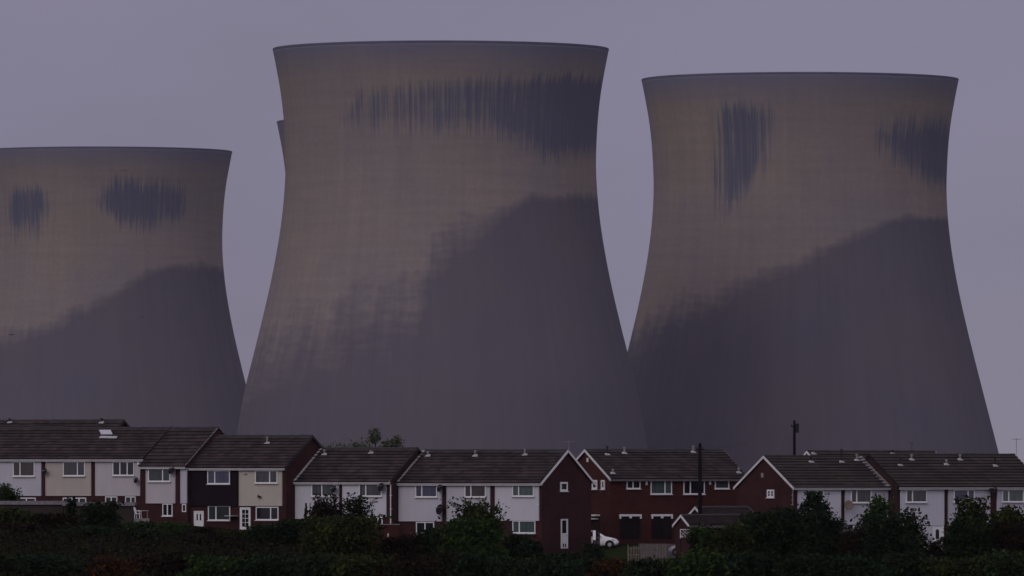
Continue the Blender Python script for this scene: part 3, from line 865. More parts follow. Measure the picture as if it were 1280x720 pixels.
# ---- fourth block
p3 = f3.at(i_.u1, 1.1)
f4 = Frame(640 + p3[0] * F / p3[1], p3[1], 1)
j_ = House(f4, 0, 556.5, 603.5, 563, 680, HD, 'white terraced house with a blue curtained window and two dark dishes on its right pier', g3, u0=0.005)
j_.cladding(499.5, 552.5, 606, 651, 'clad_white'); j_.window(520.5, 547.5, 606, 621.5, (.3,), 'glass_blue'); j_.dish(553.5, 610.5, .33); j_.dish(554, 637, .46); j_.vergestrip('left', 'lead', .2); j_.vent(535, 570.5, 563.5)
j_.window(520.5, 543, 652.3, 667, (.5,), 'glass_dark', d0=.003)
k_ = House(f4, 556.5, 616, 603.5, 563, 682, HD, 'white terraced house half covered by the twiggy tree in front', g3)
k_.cladding(559.5, 613, 606, 651, 'clad_white'); k_.window(582, 608.5, 606, 621.5, (.3,), 'glass_brown'); k_.vent(594, 570.5, 562.5); k_.window(582, 608, 652, 667, (.3,), 'glass_dark', d0=.003)
l_ = House(f4, 616, 677.5, 603.5, 563, 690, HD, 'white end terraced house with green-tinted windows and a tall dark brick gable', g3, ends=(0, 1), barge='upvc')
l_.cladding(620, 674, 606, 650.3, 'clad_bright'); l_.window(641.5, 668.5, 605.5, 620.5, (.3,), 'glass_teal'); l_.window(641, 669.5, 650.8, 666.5, (.3,), 'glass_teal', d0=.003); l_.vent(656, 569.5, 561)
l_.window(700, 709, 602.5, 614, (), 'glass_dark', 'right', .003, fw=.16); l_.door(701.6, 708.3, 650, 685.5, 'half', 'right'); l_.alarm(674, 631, 'upvc', .1, .16, .1)
l_.aerial(711, 563, 551, heading=1.2)
# ---- red brick pair facing the other way
f5 = Frame(762, 770.0, -1)
HD5 = 29.5 / S / math.sin(THETA)
g5 = 'red brick pair with garages'
m_ = House(f5, 762, 847, 598, 562.5, 674, HD5, 'red brick house with its gable to the left and two dark garage doors', g5, brick='brick_orange', ends=(1, 0), fascia='fascia_grey', barge='fascia', over=.3)
m_.window(783, 800, 600, 611, (.46,), 'glass_dark', d0=.003); m_.window(813, 839.5, 600, 617.8, (.67,), 'glass_teal', d0=.003)
m_.garage(774.5, 800.5, 645.5, 673.5); m_.garage(814.5, 839.5, 645.5, 673.5)
m_.alarm(807.8, 604, w=.2, h=.36); m_.vent(759.2, 569, 557, True); m_.vent(780.5, 567.5, 558.5); m_.vent(766, 592.5, 586)
for xa, xb in ((740.5, 746.8), (751.8, 756.3)): m_.window(xa, xb, 600, 611.5, (), 'glass_dark', 'left', .003, fw=.16)
mb = MB(m_.plane('left', .003)); a0 = m_.acoord('left', 734.8); zz = m_.zc(575, None, 'left'); mb.box(a0 - .14, a0 + .14, 0, .05, zz - .18, zz + .18); mb.build('gable_vent', M['fascia'], m_.root)
mb = MB(m_.plane('left', .003))
a0, a1 = m_.acoord('left', 750), m_.acoord('left', 743.5); z0, z1 = m_.zc(645, None, 'left'), m_.zc(643, None, 'left'); mb.box(a0, a1, 0, .5, z0, z1)
a0, a1 = m_.acoord('left', 748), m_.acoord('left', 738); z0, z1 = m_.zc(649.3, None, 'left'), m_.zc(647.6, None, 'left'); mb.box(a0, a1, 0, .7, z0, z1)
mb.build('porch_canopy', M['upvc'], m_.root)
n_ = House(f5, 847, 932, 598, 562.5, 674, HD5, 'red brick house behind the dark utility pole', g5, brick='brick_orange', ends=(0, 1), fascia='fascia_grey', over=.3)
n_.window(854, 880.5, 600, 617.8, (.32,), 'glass_dark', d0=.003); n_.window(893.3, 911, 600, 611, (), 'glass_grey', d0=.003); n_.alarm(887.2, 603.5, w=.2, h=.36)
n_.vent(866.5, 566, 556.5); n_.vent(923.5, 591.5, 584)
# ---- right terrace
f6 = Frame(990.5, 757.0, -1)
HD6 = 33 / S / math.sin(THETA)
g6 = 'terraced houses of the right row'
o_ = House(f6, 990.5, 1053, 609, 570.5, 685, HD6, 'white terraced house with its brick gable to the left, leafy tree before its window', g6, tile='tile_brown', ends=(1, 0))
o_.cladding(997, 1050, 612, 655, 'clad_bright'); o_.window(1009, 1028.5, 612.3, 627.5, (.12, .56), 'glass_green'); o_.vent(1014, 578.5, 571, True); o_.vent(1052, 578.5, 561.5, True)
o_.window(959.3, 968, 612, 622, (.5,), 'glass_dark', 'left', .003, fw=.14, bars=1); o_.window(1012, 1040, 657, 672, (.3,), 'glass_dark', d0=.003)
mb = MB(o_.plane('left', .003)); a0 = o_.acoord('left', 953.2); zz = o_.zc(594, None, 'left'); mb.box(a0 - .17, a0 + .17, 0, .05, zz - .2, zz + .2); mb.build('gable_vent', M['fascia_grey'], o_.root)
o_.downpipe(989.5, 611, 632, 'fascia_grey')
p_ = House(f6, 1053, 1110.5, 609, 570.5, 685, HD6, 'white terraced house with a large beige dish, pale double capping along its right roof edge', g6, tile='tile_brown', ends=(0, 0))
p_.cladding(1056, 1109, 611, 655, 'clad_white'); p_.window(1062.5, 1088, 611.3, 628.5, (.28,), 'glass_grey'); p_.dish(1057, 631.5, .42, 'dish_beige'); p_.vent(1071, 576.5, 567.5); p_.vergestrip('right', 'fascia_grey', .2); p_.vergestrip('right', 'fascia_grey', .46, .05)
p_.window(1066, 1086, 657, 672, (.3,), 'glass_dark', d0=.003)
p6 = f6.at(p_.u1, -1.25)
f7 = Frame(640 + p6[0] * F / p6[1], p6[1], -1)
q_ = House(f7, 0, 1182, 608.5, 568.5, 688, HD6, 'white terraced house with a white front door showing an arched light', g6, brick='brick_dark', tile='tile_brown', ends=(0, 0), u0=.01)
q_.cladding(1125.5, 1179, 611.5, 656, 'clad_bright'); q_.window(1131.5, 1157.5, 612, 628, (.3,), 'glass_grey'); q_.vent(1125.5, 582.5, 571, True); q_.vent(1139.5, 575.5, 567.5)
q_.cladding(1148, 1164, 657.5, 688, 'clad_bright', 'lower_cladding'); q_.door(1164.5, 1178, 657.5, 688, 'arch')
r_ = House(f7, 1182, 1242, 608.5, 568.5, 688, HD6, 'white terraced house right of the arched white door, dense tree below its window', g6, tile='tile_brown')
r_.cladding(1185, 1236.5, 611.5, 656, 'clad_white'); r_.window(1191, 1217, 612, 628, (.68,), 'glass_blue'); r_.vent(1183, 581.5, 574); r_.vent(1200, 575.5, 567.5); r_.dish(1237.5, 612, .36)
r_.vent(1244, 583, 571, True)
s_ = House(f7, 1242, 1302, 608.5, 568.5, 688, HD6, 'white terraced house at the right end with a television aerial on its ridge', g6, tile='tile_brown', ends=(0, 1))
s_.cladding(1246, 1298, 611.5, 656, 'clad_bright'); s_.window(1251.5, 1278.5, 612, 627.5, (.3,), 'glass_teal'); s_.aerial(1270.5, 568, 548, mat='metal', heading=0.3)
# ---- roof row behind
f8 = Frame(1043, 800.0, -1)
t_ = House(f8, 1043, 1200, 606, 564.5, 680, HD6, 'house behind the right row, only its ridge and vents showing over the nearer roof', None, tile='tile_brown', ends=(1, 1))
t_.vent(1116, 568, 561.5, True); t_.vent(1017, 568, 564.5); t_.aerial(1140, 564, 553, heading=1.0, mat='black')

# ------------------------------------------------------------------ outbuildings and garden things
def garage_block(x0, x1, ya, yb, Y, label):
    """flat-roofed garages in front of the left terrace"""
    X0, X1 = PX(x0, Y), PX(x1, Y); zt = PZ(ya, Y); zb = PZ(yb, Y)
    root = empty('flat_garage', (X0, Y, zb)); tag(root, label, 'garage')
    L = lambda x, y, z: (x - X0, y - Y, z - zb)
    m = MB(L); m.box(X0, X1, Y, Y + 5, zb - 2, zt - .22); m.build('wall', M['brick_brown'], root)
    m = MB(L); m.box(X0 - .12, X1 + .12, Y - .14, Y + 5.1, zt - .217, zt); m.build('roof', M['felt'], root)
    m = MB(L); m.box(X0 - .14, X1 + .14, Y - .18, Y - .142, zt - .30, zt + .03); m.build('roof_edge', M['verge_grey'], root)
garage_block(-40, 79, 626.5, 657, 766, 'long low flat-roofed brown garage below the far left houses')
garage_block(80, 167, 628, 660, 764.5, 'low flat-roofed brown outbuilding with round dark bush against it')

def pitched_garage(label, xa, xr, y_ridge, y_eave, xl, xb, Y, trellis=False):
    """small garage: gable to the left, ridge running right; xl..xb gable span, xa apex, xr right end of ridge"""
    fr = Frame(xb, Y, -1)
    hd = abs(xa - xb) / F * Y / math.sin(THETA)
    gzv = gz(PX(xb, Y), Y)
    hs = House(fr, xb, xr + (xb - xa), y_eave, y_ridge, YH - gzv * F / Y, hd, label, 'small garages below the pole', brick='brick', ends=(1, 1), over=.15, name='garage', cat='garage', fascia='fascia_grey', barge='fascia')
    return hs
ga = pitched_garage('nearer low garage with white bargeboards and pale criss-cross panel under its gable', 853, 930, 644, 656, 844, 861.5, 741.0)
gb = pitched_garage('further low garage roof with small white peak, behind the first', 871, 934, 634, 650, 862, 884, 752.0)
# pale lattice panel against the nearer garage's gable
def trellis():
    Y = 736.5; x0, x1 = PX(850, Y), PX(866.5, Y); z1, z0 = PZ(661.5, Y), PZ(671.5, Y)
    root = empty('trellis', (x0, Y, z0)); tag(root, 'broken pale lattice panel standing before the low garage gable', 'trellis')
    L = lambda x, y, z: (x - x0, y - Y, z - z0)
    m = MB(L); t = .05
    m.box(x0, x0 + t, Y, Y + .05, z0 - .1, z1); m.box(x1 - t, x1, Y, Y + .05, z0, z1); m.box(x0 + t, x1 - t, Y, Y + .05, z1 - t, z1); m.box(x0 + t, x1 - t, Y, Y + .05, z0, z0 + t)
    m.build('frame', M['upvc'], root)
    m = MB(L); m.box(x0 + .01, x0 + .09, Y + .052, Y + .12, gz(x0, Y) - .3, z1 - .05); m.box(x1 - .09, x1 - .01, Y + .052, Y + .12, gz(x1, Y) - .3, z1 - .05); m.build('stake', M['wood_dark'], root)
    m = MB(L); h = z1 - z0
    for q in range(5):
        c0 = x0 + (x1 - x0) * q / 4
        for sg in (-1, 1):
            e_ = min(max(c0 + sg * h, x0), x1); zt = z0 + abs(e_ - c0)
            m.tube([(c0, Y + .025 + sg * .012, z0), (e_, Y + .025 + sg * .012, zt)], .016, 5)
    m.build('lattice', M['fascia'], root)
trellis()

def pole(label, x, ytop, Y, rad, box=False):
    X = PX(x, Y); zt = PZ(ytop, Y); zb = gz(X, Y)
    root = empty('utility_pole', (X, Y, zb)); tag(root, label, 'utility pole', 'utility poles')
    m = MB(); H = zt - zb
    m.tube([(0, 0, -.5), (0, 0, H * .5), (0, 0, H - .12), (0, 0, H)], [rad * 1.25, rad * 1.05, rad * .82, rad * .4], 12)
    m.build('shaft', M['wood_dark'], root, True)
    m = MB()
    m.box(-.32, .32, -.06, .06, H - .62, H - .52)
    m.build('crossarm', M['wood_dark'], root)
    for sx in (-.26, .26):
        m = MB(); m.lathe([(.03, 0), (.06, .03), (.04, .07), (.055, .1), (.02, .15)], 10, c=(sx, 0, H - .52)); m.build('insulator', M['black'], root)
    if box:
        m = MB(); m.box(rad * .8, rad * .8 + .3, -.14, .14, H - 1.15, H - .35); m.box(rad * .8 + .06, rad * .8 + .22, -.1, .1, H - .35, H - .28); m.build('junction_box', M['black'], root)
    return X, Y, zt
P1 = pole('dark wooden utility pole in front of the red brick houses', 875, 553.5, 752, .17)
P2 = pole('dark utility pole with a box near its top, rising behind the right row', 993, 525, 792, .14, True)
m = MB()
pts = []
for q in range(25):
    t = q / 24; pts.append((P1[0] + (P2[0] - P1[0]) * t, P1[1] + (P2[1] - P1[1]) * t, P1[2] - .35 + (P2[2] - P1[2]) * t - 2.6 * t * (1 - t)))
m.tube(pts, .014, 5)
tag(m.build('overhead_wire', M['black']), 'thin overhead wire sagging between the two utility poles', 'wire')

def picket_fence(label, x0, x1, ya, yb, Y):
    X0, X1 = PX(x0, Y), PX(x1, Y); zt, zb = PZ(ya, Y), PZ(yb, Y)
    root = empty('picket_fence', (X0, Y, zb)); tag(root, label, 'fence')
    L = lambda x, y, z: (x - X0, y - Y, z - zb)
    n = 24
    m = MB(L)
    for q in range(n):
        c0 = X0 + (X1 - X0) * (q + .5) / n; h = zt + rnd.uniform(-.05, .05) - (.22 if q < 8 else 0); w = .028
        lean = rnd.uniform(-.03, .03)
        m.poly([(c0 - w, Y, zb - .3), (c0 + w, Y, zb - .3), (c0 + w + lean, Y, h - .05), (c0 + lean, Y, h), (c0 - w + lean, Y, h - .05)] + [(c0 - w, Y + .025, zb - .3), (c0 + w, Y + .025, zb - .3), (c0 + w + lean, Y + .025, h - .05), (c0 + lean, Y + .025, h), (c0 - w + lean, Y + .025, h - .05)],
               [(0, 1, 2, 3, 4), (9, 8, 7, 6, 5)] + [(q2, q2 + 5, (q2 + 1) % 5 + 5, (q2 + 1) % 5) for q2 in range(5)])
    m.build('pickets', M['fence'], root)
    for zz in (zb + .2, zt - .42):
        m = MB(L); m.box(X0, X1, Y + .027, Y + .06, zz, zz + .07); m.build('rail', M['fence'], root)
    for q in range(4):
        c0 = X0 + (X1 - X0) * q / 3; m = MB(L); m.box(c0 - .045, c0 + .045, Y + .062, Y + .15, zb - .4, zt - .1); m.build('post', M['fence'], root)
picket_fence('weathered picket fence across the drive before the dark garage doors', 785, 833, 679.5, 697, 740)

def side_gate():
    Y = 757.2; x0, x1 = PX(741, Y), PX(750, Y); zt, zb = PZ(652, Y), PZ(678, Y)
    root = empty('side_gate', (x0, Y, zb)); tag(root, 'dark board gate beside the brick gable, in front of the white car', 'gate')
    L = lambda x, y, z: (x - x0, y - Y, z - zb)
    n = 5
    m = MB(L)
    for q in range(n):
        a0 = x0 + (x1 - x0) * q / n; m.box(a0 + .004, a0 + (x1 - x0) / n - .004, Y, Y + .03, zb - .3, zt - (.05 if q % 2 else 0))
    m.build('boards', M['garage_door'], root)
    m = MB(L); m.box(x0, x1, Y + .032, Y + .07, zt - .4, zt - .3); m.box(x0, x1, Y + .032, Y + .07, zb + .2, zb + .3); m.build('rails', M['garage_door'], root)
    # white board leaning on it
    Yb = Y - .25; a0, a1 = PX(741.2, Yb), PX(744.6, Yb); z1, z0 = PZ(663, Yb), PZ(675, Yb)
    m = MB(lambda x, y, z: (x - a0, y - Yb, z - z0)); m.poly([(a0, Yb - .12, z0), (a1, Yb - .12, z0), (a1, Yb + .1, z1), (a0, Yb + .1, z1), (a0, Yb - .08, z0), (a1, Yb - .08, z0), (a1, Yb + .14, z1), (a0, Yb + .14, z1)],
        [(0, 1, 2, 3), (7, 6, 5, 4), (0, 4, 5, 1), (1, 5, 6, 2), (2, 6, 7, 3), (3, 7, 4, 0)])
    o = m.build('leaning_board', M['upvc']); o.location = (a0, Yb, z0)
    tag(o, 'white board leaning on the dark gate by the brick corner', 'board')
side_gate()

def garden_wall():
    Y = 752.0; x0, x1 = PX(464, Y), PX(499, Y); zt, zb = PZ(655, Y), PZ(678, Y)
    root = empty('garden_wall', (x0, Y, zb)); tag(root, 'low red brick garden wall with pale coping below the middle row', 'garden wall')
    L = lambda x, y, z: (x - x0, y - Y, z - zb)
    m = MB(L); m.box(x0, x1, Y, Y + .22, zb - .8, zt - .07); m.build('wall', M['brick_orange'], root)
    m = MB(L); m.box(x0 - .05, x1 + .05, Y - .06, Y + .28, zt - .067, zt); m.build('coping', M['stone'], root)
garden_wall()
def small_post(x, y0, y1, Y, label):
    X, zt, zb = PX(x, Y), PZ(y0, Y), PZ(y1, Y)
    m = MB(); m.box(-.06, .06, -.06, .06, -.8, zt - zb - .05); m.poly([(-.07, -.07, zt - zb - .05), (.07, -.07, zt - zb - .05), (.07, .07, zt - zb - .05), (-.07, .07, zt - zb - .05), (0, 0, zt - zb + .04)], [(3, 2, 1, 0), (0, 1, 4), (1, 2, 4), (2, 3, 4), (3, 0, 4)])
    o = m.build('garden_post', M['fascia']); o.location = (X, Y, zb)
    tag(o, label, 'post')
small_post(485.2, 667, 676, 748, 'short white post before the red garden wall')

def garden_set():
    Y = 760.0
    X, zs = PX(172.5, Y), PZ(648, Y)
    root = empty('garden_chair', (X, Y, zs), R(70)); tag(root, 'white plastic garden chair beside the low brown outbuilding', 'chair')
    m = MB(); m.poly([(-.2, -.2, .40), (.2, -.2, .40), (.22, .2, .38), (-.22, .2, .38), (-.2, -.2, .44), (.2, -.2, .44), (.22, .2, .42), (-.22, .2, .42)], [(3, 2, 1, 0), (4, 5, 6, 7), (0, 1, 5, 4), (1, 2, 6, 5), (2, 3, 7, 6), (3, 0, 4, 7)]); m.build('seat', M['upvc'], root)
    m = MB()
    for q in range(5):
        c0 = -.18 + q * .09; m.tube([(c0, .2, .42), (c0, .27, .7), (c0, .34, .92)], .025, 6)
    m.tube([(-.22, .33, .90), (0, .36, .95), (.22, .33, .90)], .03, 6); m.build('backrest', M['upvc'], root)
    for sx in (-.2, .2):
        for sy in (-.2, .2):
            m = MB(); m.tube([(sx * 1.15, sy * 1.15, 0), (sx, sy, .42)], .028, 6); m.build('leg', M['upvc'], root)
        m = MB(); m.tube([(sx * 1.1, .28, .66), (sx * 1.15, 0, .66), (sx * 1.1, -.2, .62), (sx, -.2, .42)], .025, 6); m.build('armrest', M['upvc'], root)
    X2, zt = PX(179.5, Y + 1), PZ(638, Y + 1)
    root = empty('garden_table', (X2, Y + 1, zt - .72)); tag(root, 'pale garden table right of the white plastic chair', 'table')
    m = MB(); m.box(-.42, .42, -.4, .4, .67, .72); m.build('tabletop', M['lead'], root)
    for sx in (-.33, .33):
        for sy in (-.32, .32):
            m = MB(); m.tube([(sx, sy, 0), (sx, sy, .67)], .025, 6); m.build('leg', M['metal'], root)
garden_set()
# plinth of ground below the chair: garden terrace
def garden_terrace():
    Y = 760.0; x0, x1 = PX(168, Y), PX(186, Y); zt = PZ(648, Y)
    m = MB(); m.box(x0, x1, Y - .8, Y + 2, zt - 1.6, zt - .002)
    tag(m.build('garden_terrace', M['stone']), kind='structure')
garden_terrace()

# ------------------------------------------------------------------ cars
def car(label, paint, x, Y, heading, z=None):
    X = PX(x, Y); z = gz(X, Y) if z is None else z
    root = empty('parked_car', (X, Y, z + .06), heading)
    tag(root, label, 'car', None)
    # stations along length (front at +x): x, z_low, z_shoulder, z_top, half width, half width of roof
    st = [(-2.0, .42, .72, .80, .66, .60), (-1.93, .28, .88, .98, .80, .66), (-1.7, .22, .95, 1.28, .85, .60), (-1.2, .20, .96, 1.45, .87, .58), (-.5, .20, .95, 1.50, .88, .58),
          (.1, .20, .94, 1.45, .88, .58), (.55, .20, .92, 1.22, .88, .62), (.95, .20, .90, .97, .87, .68), (1.45, .20, .84, .88, .85, .66), (1.8, .24, .72, .77, .79, .60), (1.98, .30, .55, .62, .66, .52), (2.03, .36, .48, .52, .55, .45)]
    vv, ff = [], []
    for (xx, zl, zs, zt, w, wr) in st:
        ring = [(-w * .9, zl), (-w, zl + .12), (-w * 1.01, (zl + zs) / 2), (-w, zs), (-wr, zt), (-wr * .5, zt + .02), (wr * .5, zt + .02), (wr, zt), (w, zs), (w * 1.01, (zl + zs) / 2), (w, zl + .12), (w * .9, zl)]
        vv += [(xx, y, zz) for y, zz in ring]
    n = 12
    for q in range(len(st) - 1):
        for k in range(n): ff.append((q * n + k, q * n + (k + 1) % n, (q + 1) * n + (k + 1) % n, (q + 1) * n + k))
    ff += [tuple(range(n)), tuple(range(len(vv) - 1, len(vv) - n - 1, -1))]
    m = MB(); m.poly(vv, ff); body = m.build('body', M[paint], root, True)
    # glass: side windows, windscreen, rear window
    for sy in (-1, 1):
        m = MB()
        lo = [(-1.55, .865 * .99, .99), (.62, .885 * .99, .97)]
        poly = [(-1.55, .84, 1.00), (.60, .865, .98), (.12, .625, 1.40), (-.5, .62, 1.45), (-1.2, .63, 1.40)]
        m.poly([(p, sy * (y + .0), zz) for p, y, zz in poly] + [(p, sy * (y + .02), zz + .01) for p, y, zz in poly], [(0, 1, 2, 3, 4), (9, 8, 7, 6, 5)] + [(q, q + 5, (q + 1) % 5 + 5, (q + 1) % 5) for q in range(5)])
        m.build('side_window', M['glass_dark'], root)
        m = MB(); hl = [(1.55, .835, .66), (1.87, .735, .60), (1.75, .76, .74), (1.45, .84, .80)]
        m.poly([(p, sy * (y + .0), zz) for p, y, zz in hl] + [(p + .02, sy * (y + .025), zz) for p, y, zz in hl], [(0, 1, 2, 3), (7, 6, 5, 4)] + [(q, q + 4, (q + 1) % 4 + 4, (q + 1) % 4) for q in range(4)])
        m.build('headlight', M['lamp'], root)
        m = MB(); m.box(.42, .58, sy * .9 - .09, sy * .9 + .09, .95, 1.06); m.build('wing_mirror', M[paint], root)
    m = MB(); m.poly([(.93, -.66, 1.0), (.93, .66, 1.0), (.14, .55, 1.47), (.14, -.55, 1.47), (.96, -.66, 1.02), (.96, .66, 1.02), (.16, .55, 1.495), (.16, -.55, 1.495)], [(3, 2, 1, 0), (4, 5, 6, 7), (0, 1, 5, 4), (1, 2, 6, 5), (2, 3, 7, 6), (3, 0, 4, 7)])
    m.build('windscreen', M['glass_dark'], root)
    m = MB(); m.poly([(1.99, -.5, .36), (1.99, .5, .36), (1.99, .5, .46), (1.99, -.5, .46), (2.06, -.45, .36), (2.06, .45, .36), (2.06, .45, .46), (2.06, -.45, .46)], [(3, 2, 1, 0), (4, 5, 6, 7), (0, 1, 5, 4), (1, 2, 6, 5), (2, 3, 7, 6), (3, 0, 4, 7)])
    m.build('grille', M['black'], root)
    for wx in (-1.3, 1.28):
        for sy in (-1, 1):
            m = MB(); m.lathe([(.20, -.11), (.31, -.11), (.33, -.07), (.33, .07), (.31, .11), (.20, .11)], 22, 'y', (wx, sy * .80, .30)); w = m.build('wheel', M['rubber'], root)
            m = MB(); m.lathe([(.02, -.02), (.20, -.02), (.21, .0), (.08, .03), (.02, .03)] if sy > 0 else [(.02, -.03), (.08, -.03), (.21, 0), (.20, .02), (.02, .02)], 18, 'y', (wx, sy * .90, .30)); m.build('rim', M['alloy'], w)
            m = MB(); vv = [(wx + .40 * math.cos(t), sy * .893, .30 + .40 * math.sin(t)) for t in np.linspace(-.35, math.pi + .35, 16)]
            vv2 = [(p[0], sy * .84, p[2]) for p in vv]
            m.poly(vv + vv2, [tuple(range(16)), tuple(range(31, 15, -1))] + [(q, q + 16, (q + 1) % 16 + 16, (q + 1) % 16) for q in range(16)]); m.build('wheel_arch', M['black'], root)
    return root
car('white hatchback nosing out from behind the brick gable beside the lawn', 'paint_white', 744.3, 762.6, R(-4))
car('silver car at the end of the drive, mostly hidden by the big bush', 'paint_silver', 866, 748.5, R(172))
car('dark car almost hidden behind bushes below the beige dish', 'paint_dark', 1050, 744, R(25), PZ(676, 744))

# ------------------------------------------------------------------ birds
def bird(label, x, y, Y, span, rz):
    Xc, Zc = PX(x, Y), PZ(y, Y)
    vv, ff = [], []
    st = [(-.5, .01), (-.38, .05), (-.15, .09), (.1, .1), (.3, .07), (.42, .05), (.5, .015)]
    n = 8
    for xx, r in st: vv += [(xx, r * math.cos(2 * math.pi * k / n), r * math.sin(2 * math.pi * k / n)) for k in range(n)]
    for q in range(len(st) - 1):
        for k in range(n): ff.append((q * n + k, q * n + (k + 1) % n, (q + 1) * n + (k + 1) % n, (q + 1) * n + k))
    m = MB(); m.poly(vv, ff)
    for sy in (-1, 1):
        w = [(.18, .05, .03), (.2, .45, .16), (.02, 1.0, .05), (-.12, .85, .05), (-.14, .4, .13), (-.18, .05, .03)]
        k = len(w)
        m.poly([(a_, sy * b_, c_) for a_, b_, c_ in w] + [(a_, sy * b_, c_ - .03) for a_, b_, c_ in w], [tuple(range(k)), tuple(range(2 * k - 1, k - 1, -1))] + [(q, q + k, (q + 1) % k + k, (q + 1) % k) for q in range(k)])
    m.poly([(-.45, -.04, 0), (-.75, -.14, 0), (-.75, .14, 0), (-.45, .04, 0), (-.45, -.04, .02), (-.75, -.14, .02), (-.75, .14, .02), (-.45, .04, .02)], [(3, 2, 1, 0), (4, 5, 6, 7), (0, 1, 5, 4), (1, 2, 6, 5), (2, 3, 7, 6), (3, 0, 4, 7)])
    o = m.build('bird', M['bird']); o.location = (Xc, Y, Zc); s = span / 2; o.scale = (s, s, s); o.rotation_euler = (0, 0, rz)
    tag(o, label, 'bird', 'birds in flight')
bird('dark bird flying low at the left edge, before the left tower', 14, 418.5, 800, .75, R(65))
bird('small dark bird in front of the damp patch of the left tower', 178.5, 396, 1000, .62, R(110))
bird('small dark bird just under the rim of the left tower', 156, 213, 1100, .75, R(80))

# ------------------------------------------------------------------ plants
def quads_mesh(name, C, U, W, mat, parent):
    """many four-cornered leaves: centre C, half axes U and W"""
    n = len(C)
    V = np.stack([C - U, C + W * .55 - U * .1, C + U, C - W * .55 - U * .1], 1).reshape(-1, 3)
    me = bpy.data.meshes.new(name)
    me.vertices.add(4 * n); me.vertices.foreach_set('co', V.ravel())
    me.loops.add(4 * n); me.loops.foreach_set('vertex_index', np.arange(4 * n, dtype=np.int32))
    me.polygons.add(n); me.polygons.foreach_set('loop_start', np.arange(0, 4 * n, 4, dtype=np.int32))
    me.update()
    return link_mesh(name, me, mat, parent)

def leaf_axes(rs, n, size):
    d = rs.normal(size=(n, 3)); d /= np.linalg.norm(d, axis=1)[:, None]
    e = rs.normal(size=(n, 3)); e -= (e * d).sum(1)[:, None] * d; e /= np.linalg.norm(e, axis=1)[:, None]
    s = size * rs.uniform(.6, 1.35, n)[:, None]
    return d * s, e * s

